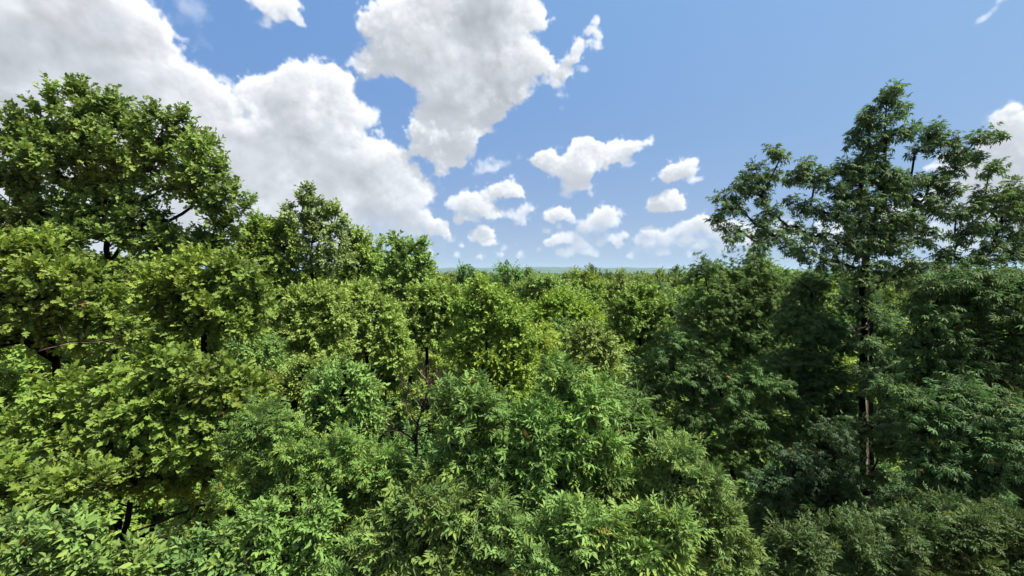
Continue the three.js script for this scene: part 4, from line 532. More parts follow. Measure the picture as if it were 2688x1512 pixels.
  {"name":"hickory_tree","label":"tall open crowned hickory on the right with a bare trunk and sky between its boughs","category":"tree","leaf":"hickfar","L":0.129,"col":[0.075,0.14,0.048],"trunkR":0.135,"clump":0.2,"twigs":5,"per":3,"parts":300,"solid":1,"fill":0.6,"twigR":0.8,"bare":[["broken pale stub jutting from the trunk","branch_stub",[[6.59,10.01,-8.35],[6.4,9.93,-8.35],[6.29,9.82,-8.35]],0.035]],"path":[[7.24,0,-8.9],[7.24,4.92,-8.9],[7.02,7.1,-8.8],[6.85,8.91,-8.7],[6.75,9.8,-8.6],[6.74,10.19,-8.6],[6.65,10.7,-8.6],[6.78,11.51,-8.6],[6.94,12.36,-8.6],[7.0,13.11,-8.6],[7.01,14.04,-8.6]],"lobes":[[7.13,14.37,-8.6,0.17,0.13,0.25,1],[7.0,14.19,-8.6,0.21,0.13,0.25,1],[7.2,14.0,-8.6,0.17,0.13,0.25,1],[6.75,14.0,-8.6,0.19,0.13,0.25,1],[6.6,13.78,-8.6,0.17,0.11,0.25,1],[6.9,13.78,-8.6,0.27,0.11,0.25,1],[6.46,13.52,-8.6,0.23,0.13,0.25,1],[6.69,13.44,-8.6,0.19,0.09,0.25,1],[7.23,13.59,-8.6,0.23,0.11,0.25,1],[7.43,13.7,-8.6,0.13,0.09,0.25,1],[6.99,13.48,-8.6,0.15,0.09,0.25,1],[6.21,12.96,-8.6,0.15,0.13,0.25,1],[6.36,12.85,-8.6,0.23,0.11,0.25,1],[6.59,12.92,-8.6,0.27,0.15,0.25,1],[6.89,12.85,-8.6,0.21,0.13,0.25,1],[6.52,12.66,-8.6,0.23,0.13,0.25,1],[7.85,13.59,-8.6,0.19,0.09,0.25,1],[8.03,13.67,-8.6,0.15,0.09,0.25,1],[7.89,13.37,-8.6,0.19,0.11,0.25,1],[7.67,13.26,-8.6,0.15,0.11,0.25,1],[8.19,13.48,-8.6,0.11,0.15,0.25,1],[8.33,13.18,-8.6,0.23,0.13,0.25,1],[8.57,13.26,-8.6,0.19,0.13,0.25,1],[8.75,13.44,-8.6,0.21,0.09,0.25,1],[8.97,13.56,-8.6,0.13,0.08,0.25,1],[8.84,13.11,-8.6,0.19,0.09,0.25,1],[9.05,12.92,-8.6,0.21,0.13,0.25,1],[8.25,12.89,-8.6,0.19,0.11,0.25,1],[4.89,13.26,-8.6,0.17,0.09,0.25,1],[4.97,13.11,-8.6,0.17,0.09,0.25,1],[4.56,12.89,-8.6,0.17,0.13,0.25,1],[4.45,12.66,-8.6,0.25,0.17,0.25,1],[4.82,12.77,-8.6,0.21,0.13,0.25,1],[4.64,12.44,-8.6,0.25,0.15,0.25,1],[3.96,12.36,-8.6,0.15,0.11,0.25,1],[4.15,12.51,-8.6,0.15,0.08,0.25,1],[4.0,12.14,-8.6,0.17,0.11,0.25,1],[3.89,11.95,-8.6,0.09,0.09,0.25,1],[4.27,12.21,-8.6,0.15,0.11,0.25,1],[5.48,12.96,-8.6,0.23,0.13,0.25,1],[5.33,12.77,-8.6,0.19,0.13,0.25,1],[5.65,12.7,-8.6,0.25,0.15,0.25,1],[5.91,12.81,-8.6,0.17,0.09,0.25,1],[6.11,12.62,-8.6,0.19,0.11,0.25,1],[5.34,12.29,-8.6,0.17,0.11,0.25,1],[5.59,12.25,-8.6,0.21,0.09,0.25,1],[7.4,12.7,-8.6,0.38,0.19,0.28,1],[7.13,12.44,-8.6,0.38,0.23,0.3,1],[7.7,12.36,-8.6,0.3,0.19,0.25,1],[7.97,12.66,-8.6,0.27,0.17,0.25,1],[8.26,12.51,-8.6,0.23,0.15,0.25,1],[6.72,12.32,-8.6,0.38,0.21,0.29,1],[6.34,12.36,-8.6,0.3,0.19,0.25,1],[6.04,12.14,-8.6,0.34,0.19,0.27,1],[6.39,11.95,-8.6,0.42,0.21,0.31,1],[6.95,11.99,-8.6,0.46,0.23,0.34,1],[7.52,11.95,-8.6,0.42,0.23,0.32,1],[8.04,12.17,-8.6,0.27,0.19,0.25,1],[4.91,12.1,-8.6,0.23,0.13,0.25,1],[4.69,11.87,-8.6,0.25,0.15,0.25,1],[4.24,11.76,-8.6,0.19,0.09,0.25,1],[4.09,11.65,-8.6,0.11,0.08,0.25,1],[4.98,11.72,-8.6,0.25,0.11,0.25,1],[5.29,11.87,-8.6,0.17,0.11,0.25,1],[4.66,11.53,-8.6,0.17,0.09,0.25,1],[5.26,11.5,-8.6,0.21,0.11,0.25,1],[5.73,11.68,-8.6,0.28,0.15,0.25,1],[5.55,11.38,-8.6,0.25,0.13,0.25,1],[6.17,11.53,-8.6,0.34,0.19,0.27,1],[6.63,11.46,-8.6,0.38,0.21,0.29,1],[7.2,11.5,-8.6,0.42,0.21,0.31,1],[7.82,11.65,-8.6,0.3,0.19,0.25,1],[6.03,11.19,-8.6,0.3,0.15,0.25,1],[8.42,12.1,-8.6,0.23,0.15,0.25,1],[8.74,12.25,-8.6,0.19,0.11,0.25,1],[8.92,12.44,-8.6,0.21,0.15,0.25,1],[9.14,12.25,-8.6,0.19,0.13,0.25,1],[9.28,12.51,-8.6,0.17,0.13,0.25,1],[9.48,12.62,-8.6,0.21,0.11,0.25,1],[9.62,12.4,-8.6,0.19,0.13,0.25,1],[8.77,11.87,-8.6,0.27,0.17,0.25,1],[8.51,11.68,-8.6,0.23,0.17,0.25,1],[9.23,11.8,-8.6,0.21,0.13,0.25,1],[9.5,11.65,-8.6,0.23,0.13,0.25,1],[9.72,11.76,-8.6,0.19,0.13,0.25,1],[9.05,11.46,-8.6,0.3,0.13,0.25,1],[9.29,12.1,-8.6,0.23,0.13,0.25,1],[9.67,12.06,-8.6,0.27,0.15,0.25,1],[9.89,11.42,-8.6,0.27,0.19,0.25,1],[9.55,12.25,-8.6,0.19,0.11,0.25,1],[8.3,11.27,-8.6,0.3,0.13,0.25,1],[9.47,11.31,-8.6,0.27,0.11,0.25,1],[8.78,11.16,-8.6,0.38,0.11,0.25,1],[6.79,11.08,-8.6,0.46,0.13,0.29,1],[7.55,11.14,-8.6,0.38,0.13,0.26,1],[6.77,13.11,-8.6,0.38,0.19,0.28,1],[7.03,12.77,-8.6,0.34,0.19,0.27,1],[6.87,11.7,-8.6,0.46,0.23,0.34,1],[6.61,10.76,-8.6,0.3,0.17,0.25,1],[7.27,10.85,-8.6,0.34,0.17,0.26,1],[6.46,9.1,-8.3,0.29,0.15,0.25,1],[6.78,8.17,-8.3,0.48,0.26,0.37,1],[6.27,7.89,-8.3,0.37,0.22,0.29,1],[7.01,7.79,-8.3,0.37,0.18,0.27,1],[6.66,9.64,-8.45,0.22,0.19,0.25,1],[6.69,8.89,-8.4,0.26,0.22,0.25,1],[6.8,7.09,-8.4,0.26,0.26,0.26,1],[6.66,10.33,-8.5,0.15,0.11,0.25,1],[6.8,6.32,-8.4,0.19,0.19,0.25,1]],"seed":124},
  {"name":"tree","label":"leafy green tree glimpsed under the tallest oak at the left","category":"tree","leaf":"small","L":0.13,"col":[0.144,0.218,0.042],"parts":0,"clump":0.6,"twigs":18,"per":13,"path":[[-14.08,0,-16.0],[-14.08,6.04,-16.0],[-14.05,10.6,-16.0],[-14.01,11.14,-16]],"lobes":[[-14.01,11.01,-16,1.2,0.42,0.81,1],[-15.09,10.55,-16,1.06,0.49,0.78,1],[-12.96,10.65,-16,1.06,0.49,0.78,1],[-15.96,10.9,-16,0.71,0.35,0.53,1],[-12.07,10.9,-16,0.57,0.32,0.44,1],[-14.03,9.91,-16.45,1.53,0.75,1.53,0.28],[-13.71,8.76,-15.67,1.4,0.75,1.4,0.28],[-14.62,7.61,-15.99,1.26,0.75,1.26,0.28],[-13.73,6.46,-16.34,1.12,0.75,1.12,0.28]],"seed":125},
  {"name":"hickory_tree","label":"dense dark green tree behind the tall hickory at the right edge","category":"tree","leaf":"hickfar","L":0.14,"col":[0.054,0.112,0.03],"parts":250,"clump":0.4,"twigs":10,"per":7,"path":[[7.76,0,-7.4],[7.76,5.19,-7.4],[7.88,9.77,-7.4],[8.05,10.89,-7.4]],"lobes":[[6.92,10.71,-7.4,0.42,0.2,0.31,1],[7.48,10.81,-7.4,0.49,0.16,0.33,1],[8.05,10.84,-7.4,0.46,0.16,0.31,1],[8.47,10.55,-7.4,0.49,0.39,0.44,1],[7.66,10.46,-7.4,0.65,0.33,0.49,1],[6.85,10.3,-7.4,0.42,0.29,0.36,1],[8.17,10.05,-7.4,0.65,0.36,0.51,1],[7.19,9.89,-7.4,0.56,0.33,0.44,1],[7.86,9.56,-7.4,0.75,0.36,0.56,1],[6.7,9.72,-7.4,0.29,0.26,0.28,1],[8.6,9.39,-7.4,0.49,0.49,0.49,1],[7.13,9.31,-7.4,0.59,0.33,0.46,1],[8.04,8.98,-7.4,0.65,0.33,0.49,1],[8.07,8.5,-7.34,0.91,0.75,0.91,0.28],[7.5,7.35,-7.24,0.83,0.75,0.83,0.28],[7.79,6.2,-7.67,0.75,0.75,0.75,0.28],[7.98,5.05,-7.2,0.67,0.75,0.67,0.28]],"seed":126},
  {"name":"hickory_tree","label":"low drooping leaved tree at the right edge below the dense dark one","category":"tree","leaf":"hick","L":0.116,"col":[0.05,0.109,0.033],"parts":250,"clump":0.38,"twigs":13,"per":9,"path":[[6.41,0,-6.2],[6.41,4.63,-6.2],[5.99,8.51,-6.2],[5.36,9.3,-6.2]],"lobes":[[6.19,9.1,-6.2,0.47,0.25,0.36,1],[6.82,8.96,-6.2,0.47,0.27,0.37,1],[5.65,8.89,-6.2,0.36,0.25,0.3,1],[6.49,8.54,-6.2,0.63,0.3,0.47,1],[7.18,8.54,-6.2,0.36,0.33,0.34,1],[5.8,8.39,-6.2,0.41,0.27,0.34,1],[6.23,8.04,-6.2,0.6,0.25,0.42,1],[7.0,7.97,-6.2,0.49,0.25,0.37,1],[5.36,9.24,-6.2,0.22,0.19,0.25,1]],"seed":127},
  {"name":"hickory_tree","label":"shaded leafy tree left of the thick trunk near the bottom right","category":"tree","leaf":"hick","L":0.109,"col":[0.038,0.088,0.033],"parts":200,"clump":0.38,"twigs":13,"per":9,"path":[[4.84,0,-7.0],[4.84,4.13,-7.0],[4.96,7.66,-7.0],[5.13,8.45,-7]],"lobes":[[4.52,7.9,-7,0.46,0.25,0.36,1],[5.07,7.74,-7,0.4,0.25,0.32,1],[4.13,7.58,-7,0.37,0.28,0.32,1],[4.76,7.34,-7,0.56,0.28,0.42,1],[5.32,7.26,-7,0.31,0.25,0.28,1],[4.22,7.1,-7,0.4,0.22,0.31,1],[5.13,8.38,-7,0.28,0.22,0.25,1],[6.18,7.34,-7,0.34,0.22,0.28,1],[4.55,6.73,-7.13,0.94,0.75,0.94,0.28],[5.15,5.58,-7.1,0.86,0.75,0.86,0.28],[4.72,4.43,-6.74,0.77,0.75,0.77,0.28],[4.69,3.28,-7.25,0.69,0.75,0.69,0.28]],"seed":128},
  {"name":"hickory_tree","label":"lowest dark leafy crown along the bottom right edge","category":"tree","leaf":"ash","L":0.11,"col":[0.051,0.093,0.026],"parts":250,"clump":0.36,"twigs":13,"per":9,"path":[[4.54,0,-5.0],[4.54,4.43,-5.0],[4.72,7.77,-5.0],[4.99,8.16,-5]],"lobes":[[3.25,7.81,-5,0.44,0.2,0.32,1],[3.81,7.93,-5,0.4,0.2,0.3,1],[4.43,7.99,-5,0.4,0.22,0.31,1],[4.99,8.1,-5,0.4,0.2,0.3,1],[5.55,8.04,-5,0.38,0.22,0.3,1],[4.16,7.58,-5,0.55,0.2,0.38,1],[5.06,7.64,-5,0.55,0.22,0.39,1],[5.74,7.64,-5,0.38,0.22,0.3,1],[2.91,7.58,-5,0.26,0.15,0.25,1]],"seed":129},  // leaf colour darkened to stand in for shade over this crown
  {"name":"ash_tree","label":"large ash with long pointed leaflets rising highest in the centre foreground","category":"tree","leaf":"ash","L":0.149,"col":[0.11,0.2,0.045],"parts":300,"clump":0.33,"path":[[0.24,0,-4.6],[0.24,7.16,-4.6],[0.24,8.44,-4.6],[0.29,9.17,-4.6],[0.45,9.54,-4.6]],"lobes":[[0.55,9.8,-4.9,0.09,0.06,0.25,1],[0.68,9.69,-4.9,0.11,0.08,0.25,1],[0.44,9.65,-4.9,0.13,0.09,0.25,1],[0.9,9.76,-4.8,0.06,0.05,0.25,1],[0.59,9.5,-4.8,0.23,0.12,0.25,1],[0.32,9.42,-4.8,0.13,0.1,0.25,1],[0.82,9.47,-4.7,0.12,0.09,0.25,1],[-0.45,9.61,-4.8,0.11,0.06,0.25,1],[-0.31,9.51,-4.7,0.17,0.09,0.25,1],[-0.51,9.53,-4.6,0.09,0.08,0.25,1],[0.1,9.25,-4.6,0.2,0.12,0.25,1],[0.49,9.32,-4.6,0.26,0.12,0.25,1],[0.82,9.25,-4.6,0.14,0.1,0.25,1],[-0.43,9.54,-4.6,0.28,0.14,0.25,1],[-0.12,9.38,-4.6,0.35,0.16,0.25,1],[-0.56,9.3,-4.6,0.14,0.12,0.25,1],[0.34,9.28,-4.6,0.35,0.18,0.26,1],[0.75,9.28,-4.6,0.22,0.14,0.25,1],[-0.33,9.07,-4.6,0.35,0.16,0.25,1],[0.19,8.96,-4.6,0.41,0.18,0.29,1],[0.65,8.96,-4.6,0.35,0.16,0.25,1],[1.01,9.01,-4.6,0.18,0.14,0.25,1],[0.44,8.65,-4.6,0.45,0.18,0.31,1],[0.91,8.75,-4.6,0.3,0.16,0.25,1],[-0.12,8.7,-4.6,0.3,0.16,0.25,1],[1.12,8.65,-4.6,0.14,0.12,0.25,1]],"seed":130},
  {"name":"ash_tree","label":"leafy ash crown with a forked twig, directly below the tallest front ash","category":"tree","leaf":"ash","L":0.139,"col":[0.108,0.192,0.052],"parts":300,"clump":0.3,"twigs":13,"per":9,"path":[[-0.57,0,-4.2],[-0.57,4.81,-4.2],[-0.69,8.44,-4.2],[-0.87,8.88,-4.2]],"lobes":[[-0.68,8.71,-4.2,0.37,0.17,0.27,1],[-0.21,8.61,-4.2,0.33,0.17,0.25,1],[-1.06,8.52,-4.2,0.32,0.15,0.25,1],[-0.59,8.42,-4.2,0.43,0.15,0.29,1],[0.26,8.56,-4.2,0.33,0.15,0.25,1],[-1.16,8.27,-4.2,0.37,0.15,0.26,1],[-1.54,8.16,-4.2,0.28,0.11,0.25,1],[-0.49,8.16,-4.2,0.46,0.15,0.31,1],[0.08,8.27,-4.2,0.32,0.15,0.25,1],[-0.87,8.85,-4.2,0.19,0.09,0.25,1]],"seed":131},
  {"name":"ash_tree","label":"brightest fresh green ash crown at the bottom edge right of centre","category":"tree","leaf":"ash","L":0.128,"col":[0.122,0.209,0.051],"parts":300,"clump":0.27,"twigs":13,"per":9,"path":[[0.71,0,-3.7],[0.71,5.02,-3.7],[0.92,8.6,-3.7],[1.23,8.83,-3.7]],"lobes":[[0.57,8.77,-3.7,0.29,0.11,0.25,1],[0.9,8.73,-3.7,0.29,0.11,0.25,1],[0.4,8.6,-3.7,0.33,0.11,0.25,1],[0.82,8.5,-3.7,0.36,0.13,0.25,1],[1.15,8.56,-3.7,0.21,0.1,0.25,1],[1.23,8.81,-3.7,0.13,0.08,0.25,1],[0.23,8.47,-3.7,0.21,0.1,0.25,1]],"seed":132},
  {"name":"willow_like_tree","label":"narrow leaved deep green sapling tucked right of the tallest front ash","category":"tree","leaf":"narrow","L":0.136,"col":[0.102,0.175,0.046],"parts":250,"clump":0.28,"twigs":13,"per":9,"path":[[1.5,0,-5.6],[1.5,5.08,-5.6],[1.4,8.92,-5.6],[1.25,9.37,-5.6]],"lobes":[[1.25,9.34,-5.6,0.15,0.1,0.25,1],[1.47,9.22,-5.6,0.15,0.11,0.25,1],[1.35,9.05,-5.6,0.2,0.12,0.25,1],[1.63,9.0,-5.6,0.15,0.11,0.25,1],[1.5,8.8,-5.6,0.2,0.12,0.25,1],[1.73,8.77,-5.6,0.12,0.11,0.25,1],[1.67,8.58,-5.6,0.17,0.11,0.25,1],[1.42,8.71,-5.6,0.15,0.1,0.25,1]],"seed":133},
  {"name":"ash_tree","label":"pale leaved bushy tree at lower right of centre with a grey bare branch","category":"tree","leaf":"ash","L":0.106,"col":[0.117,0.2,0.054],"bare":[["bare grey branch","branch",[[1.22,8.53,-4.25],[1.34,8.58,-4.25],[1.43,8.65,-4.25],[1.49,8.75,-4.25]],0.012]],"parts":300,"clump":0.28,"twigs":13,"per":9,"path":[[1.89,0,-4.5],[1.89,4.7,-4.5],[1.79,8.51,-4.5],[1.64,9.18,-4.5]],"lobes":[[1.64,9.16,-4.5,0.09,0.06,0.25,1],[1.74,9.06,-4.5,0.14,0.09,0.25,1],[1.61,8.96,-4.5,0.16,0.09,0.25,1],[1.9,8.93,-4.5,0.12,0.09,0.25,1],[1.8,8.8,-4.5,0.22,0.12,0.25,1],[1.58,8.7,-4.5,0.18,0.12,0.25,1],[2.02,8.72,-4.5,0.14,0.11,0.25,1],[1.9,8.54,-4.5,0.24,0.13,0.25,1],[1.62,8.44,-4.5,0.24,0.13,0.25,1],[2.16,8.44,-4.5,0.16,0.13,0.25,1],[1.96,8.24,-4.5,0.26,0.13,0.25,1],[2.26,8.18,-4.5,0.16,0.14,0.25,1],[1.7,8.13,-4.5,0.24,0.12,0.25,1],[2.06,7.96,-4.5,0.3,0.12,0.25,1],[2.37,7.98,-4.5,0.12,0.1,0.25,1]],"seed":134},
  {"name":"elm_tree","label":"rounded grey green tree with small oval leaves left of the bare twig hollow","category":"tree","leaf":"oval","L":0.062,"col":[0.132,0.234,0.057],"parts":300,"clump":0.3,"twigs":13,"per":9,"path":[[-2.23,0,-5.8],[-2.23,5.19,-5.8],[-2.2,9.17,-5.8],[-2.15,9.69,-5.8]],"lobes":[[-2.15,9.64,-5.8,0.31,0.17,0.25,1],[-2.42,9.45,-5.8,0.26,0.17,0.25,1],[-1.94,9.45,-5.8,0.18,0.15,0.25,1],[-2.16,9.24,-5.8,0.41,0.2,0.31,1],[-2.55,9.15,-5.8,0.26,0.18,0.25,1],[-1.84,9.15,-5.8,0.15,0.17,0.25,1],[-2.1,8.93,-5.8,0.38,0.18,0.28,1],[-2.62,8.83,-5.8,0.33,0.18,0.26,1],[-1.84,8.83,-5.8,0.18,0.13,0.25,1]],"seed":135},
  {"name":"elm_tree","label":"yellow tinged small leaved tree behind the rounded grey green tree","category":"tree","leaf":"oval","L":0.062,"col":[0.134,0.195,0.041],"parts":150,"clump":0.32,"twigs":13,"per":9,"path":[[-3.44,0,-7.0],[-3.44,5.32,-7.0],[-3.35,9.18,-7.0],[-3.22,9.49,-7]],"lobes":[[-3.22,9.45,-7,0.28,0.14,0.25,1],[-3.46,9.24,-7,0.31,0.17,0.25,1],[-3.7,9.01,-7,0.25,0.15,0.25,1],[-3.31,9.01,-7,0.25,0.15,0.25,1],[-3.61,9.24,-7,0.15,0.12,0.25,1],[-3.45,8.71,-7.1,0.34,0.75,0.34,0.28],[-3.34,7.56,-6.94,0.31,0.75,0.31,0.28],[-3.56,6.41,-6.98,0.28,0.75,0.28,0.28],[-3.38,5.26,-7.09,0.25,0.75,0.25,0.28]],"seed":136},
  {"name":"ash_tree","label":"deep green leafy tree just below the rounded grey green tree","category":"tree","leaf":"ash","L":0.094,"col":[0.108,0.194,0.044],"parts":300,"clump":0.3,"twigs":13,"per":9,"path":[[-2.18,0,-4.9],[-2.18,4.84,-4.9],[-2.37,8.71,-4.9],[-2.65,9.37,-4.9]],"lobes":[[-2.65,9.33,-4.9,0.24,0.13,0.25,1],[-2.87,9.11,-4.9,0.24,0.15,0.25,1],[-2.43,9.11,-4.9,0.3,0.15,0.25,1],[-2.71,8.83,-4.9,0.32,0.17,0.25,1],[-2.16,8.92,-4.9,0.28,0.15,0.25,1],[-1.83,9.0,-4.9,0.26,0.13,0.25,1],[-1.5,8.92,-4.9,0.22,0.12,0.25,1],[-2.33,8.66,-4.9,0.37,0.17,0.27,1],[-1.89,8.7,-4.9,0.32,0.15,0.25,1],[-1.4,8.66,-4.9,0.3,0.15,0.25,1],[-2.66,8.49,-4.9,0.3,0.15,0.25,1],[-2.11,8.44,-4.9,0.39,0.16,0.28,1],[-1.62,8.44,-4.9,0.32,0.14,0.25,1],[-1.17,8.83,-4.9,0.17,0.1,0.25,1],[-2.45,8.21,-4.9,0.3,0.12,0.25,1],[-1.84,8.18,-4.9,0.28,0.12,0.25,1],[-2.99,8.72,-4.9,0.15,0.13,0.25,1]],"seed":137},
  {"name":"sapling","label":"small pointed sapling at the foot of the bare twig hollow","category":"tree","leaf":"oval","L":0.055,"col":[0.073,0.161,0.048],"parts":120,"clump":0.26,"twigs":13,"per":9,"path":[[-1.24,0,-5.6],[-1.24,5.14,-5.6],[-1.25,8.77,-5.6],[-1.26,8.97,-5.6]],"lobes":[[-1.26,8.95,-5.6,0.09,0.07,0.25,1],[-1.28,8.82,-5.6,0.12,0.1,0.25,1],[-1.35,8.69,-5.6,0.2,0.1,0.25,1],[-1.05,8.65,-5.6,0.15,0.09,0.25,1]],"seed":138},
  {"name":"elm_tree","label":"broad oval leaved tree top in the bottom left corner","category":"tree","leaf":"oval","L":0.077,"col":[0.116,0.195,0.049],"parts":300,"clump":0.27,"twigs":13,"per":9,"path":[[-4.11,0,-4.0],[-4.11,4.89,-4.0],[-4.06,8.39,-4.0],[-3.98,8.62,-4]],"lobes":[[-4.39,8.54,-4,0.32,0.11,0.25,1],[-3.98,8.59,-4,0.25,0.11,0.25,1],[-4.17,8.36,-4,0.44,0.12,0.28,1],[-3.67,8.35,-4,0.3,0.09,0.25,1],[-3.27,8.31,-4,0.16,0.07,0.25,1],[-4.71,8.36,-4,0.26,0.14,0.25,1],[-3.81,8.24,-4,0.35,0.09,0.25,1]],"seed":139},
  {"name":"elm_tree","label":"oval leaved tree top along the bottom edge right of the corner tree","category":"tree","leaf":"oval","L":0.072,"col":[0.097,0.181,0.049],"parts":250,"clump":0.27,"twigs":13,"per":9,"path":[[-2.83,0,-4.1],[-2.83,4.86,-4.1],[-2.83,8.25,-4.1],[-2.84,8.4,-4.1]],"lobes":[[-2.84,8.38,-4.1,0.24,0.08,0.25,1],[-3.21,8.21,-4.1,0.27,0.08,0.25,1],[-2.7,8.34,-4.1,0.25,0.12,0.25,1],[-2.89,8.19,-4.1,0.36,0.09,0.25,1],[-2.43,8.23,-4.1,0.18,0.09,0.25,1]],"seed":140},
  {"name":"elm_tree","label":"yellow tinged leafy tree top with upright shoots at the bottom edge left of centre","category":"tree","leaf":"oval","L":0.062,"col":[0.114,0.205,0.048],"parts":250,"clump":0.24,"twigs":13,"per":9,"path":[[-2.1,0,-4.2],[-2.1,4.85,-4.2],[-1.99,8.39,-4.2],[-1.83,8.7,-4.2]],"lobes":[[-2.37,8.42,-4.2,0.15,0.08,0.25,1],[-2.48,8.54,-4.2,0.07,0.06,0.25,1],[-2.1,8.37,-4.2,0.2,0.1,0.25,1],[-1.86,8.42,-4.2,0.15,0.09,0.25,1],[-2.25,8.23,-4.2,0.26,0.1,0.25,1],[-1.92,8.18,-4.2,0.26,0.09,0.25,1],[-2.27,8.66,-4.2,0.03,0.07,0.25,1],[-1.89,8.59,-4.2,0.04,0.08,0.25,1],[-1.83,8.68,-4.2,0.05,0.05,0.25,1]],"seed":141}
];
const stats = [];
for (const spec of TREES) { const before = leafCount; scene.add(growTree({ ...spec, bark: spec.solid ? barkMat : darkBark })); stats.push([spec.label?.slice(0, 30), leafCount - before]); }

// ------------------------------------------------------------------ the wood beyond: trees grown once each, then set out
const canopy = [];
{
  const q = rng(2024), KINDS = [
    ['round crowned green tree', [0.131, 0.210, 0.039]], ['yellow green leafy tree', [0.193, 0.263, 0.036]], ['deep green dense tree', [0.088, 0.158, 0.039]], ['olive toned tree', [0.158, 0.193, 0.045]],
    ['tall narrow crowned green tree', [0.114, 0.193, 0.045]], ['pale grey green feathery tree', [0.158, 0.219, 0.068]], ['low spreading dark tree', [0.079, 0.140, 0.038]], ['bushy fresh green tree', [0.149, 0.245, 0.045]],
  ];
  KINDS.forEach(([kind, col], i) => {
    const h = 9 + (i % 3) * 0.5, wide = [1, 1.05, 1.1, 0.95, 0.62, 0.85, 1.2, 1][i] * 2.1, lobes = [], n = 11 + (i % 3) * 2;
    lobes.push([0, h - 0.9, 0, wide * 0.34, 0.8, wide * 0.34, 1]);
    for (let k = 0; k < n; k++) { const t = k / n, a = k * 2.4 + q(), rr = wide * (0.38 + 0.42 * q()) * Math.sqrt(0.3 + t), y = h - 1.3 - t * h * 0.45 + (q() - 0.5) * 0.8; lobes.push([Math.cos(a) * rr, y, Math.sin(a) * rr, wide * (0.3 + 0.16 * q()), 0.5 + 0.35 * q(), wide * (0.3 + 0.16 * q()), 1]); }
    for (let k = 0; k < 5; k++) { const a = q() * 6.283, rr = wide * (0.15 + 0.6 * q()); lobes.push([Math.cos(a) * rr, h - 0.2 - rr * 0.55 + 0.5 * q(), Math.sin(a) * rr, 0.34 + 0.2 * q(), 0.5 + 0.4 * q(), 0.34 + 0.2 * q(), 1.3]); }
    canopy.push({ kind, tree: growTree({ name: 'canopy_tree', leaf: 'small', L: 0.2, col, seed: 900 + i, far: true, clump: 0.66, twigs: 9, per: 8, fill: 1.0, path: [[0, 0, 0], [0.1, h * 0.4, 0.1], [-0.1, h * 0.75, 0], [0, h - 0.6, 0]], lobes }), used: false });
  });
  const taken = TREES.map((t) => t.path[0]);
  const plant = (i, x, z, s, sy, label, group) => {
    const c = canopy[i]; let o;
    if (!c.used) { c.used = true; o = c.tree; } else { o = c.tree.clone(); o.name = numbered('canopy_tree'); }
    o.position.set(x, groundHeight(x, z) - 0.05, z); o.rotation.y = q() * 6.283; o.scale.set(s, sy, s);
    tag(o, label, 'tree', group); scene.add(o);
  };
  let count = 0;
  for (let z = 17; z < 58; z += z < 30 ? 2.8 : 3.7) {
    const step = z < 30 ? 2.9 : 3.9;
    for (let x = -1.16 * z - 2; x < 1.16 * z + 3; x += step) {
      const xx = x + (q() - 0.5) * step * 0.8, zz = -(z + (q() - 0.5) * 2.4), i = Math.floor(q() * 8), s = 0.8 + 0.45 * q(), want = lerp(7.8, 9.9, smooth(17, 36, z)) + 1.5 * (q() + q() - 1);
      if (taken.some((p) => (p[0] - xx) ** 2 + (p[2] - zz) ** 2 < 3.2)) continue;
      const side = xx < -0.55 * z ? 'on the left' : xx > 0.55 * z ? 'on the right' : 'in the centre', band = z < 30 ? 'nearer canopy' : 'farther canopy';
      plant(i, xx, zz, s, want / (9 + (i % 3) * 0.5), canopy[i].kind + ' in the ' + band + ' ' + side + ' of the wood', canopy[i].kind + 's in the ' + band + ' ' + side);
      count++;
    }
  }
  // shorter trees under and between the near crowns
  for (let z = 8; z < 17; z += 2.4) for (let x = -1.16 * z - 2; x < 1.16 * z + 2; x += 2.7) {
    const xx = x + (q() - 0.5) * 1.6, zz = -(z + (q() - 0.5) * 1.4), want = lerp(4.2, 6.8, (z - 8) / 9) + (q() - 0.5) * 1.2, i = [2, 6, 0, 2, 7, 6][Math.floor(q() * 6)], side = xx < -0.4 * z ? 'on the left' : xx > 0.4 * z ? 'on the right' : 'in the centre';
    plant(i, xx, zz, 0.72 + 0.25 * q(), want / (9 + (i % 3) * 0.5), 'short shaded ' + canopy[i].kind + ' under the near crowns ' + side, 'short trees under the near crowns ' + side);
    count++;
  }
  // far off the crowns read as one mass
  const crowns = [];
  for (let v = 0; v < 4; v++) {
    const w = rng(600 + v), soup = new Soup(), n = 1300, up = V(0, 1, 0);
    for (let k = 0; k < n; k++) {
      const y = w() * 1.3 - 0.3, a = w() * 6.283, m = Math.sqrt(Math.max(0, 1 - Math.min(1, y) ** 2)), d0 = V(m * Math.cos(a), y, m * Math.sin(a)), bump = 0.82 + 0.5 * perlin.noise(d0.x * 2.2 + v * 5, d0.y * 2.2, d0.z * 2.2);
      const at = [d0.x * 2.6 * bump, 6 + d0.y * 3.2 * bump, d0.z * 2.6 * bump], d = V(w() - 0.5, w() - 0.5, w() - 0.5).normalize(), u = up.clone().multiplyScalar(0.6).addScaledVector(d0, 0.7).add(V(w() - 0.5, w() - 0.5, w() - 0.5)); u.addScaledVector(d, -u.dot(d)).normalize();
      const s = V().crossVectors(u, d), t = 0.75 + 0.5 * w(); soup.leaf(SHAPES.small[0], { at, s: s.toArray(), u: u.toArray(), d: d.toArray(), L: 0.4 + 0.35 * w(), c: [t, t, t] });
    }
    crowns.push(soup.geometry());
  }
  const spots = crowns.map(() => []);
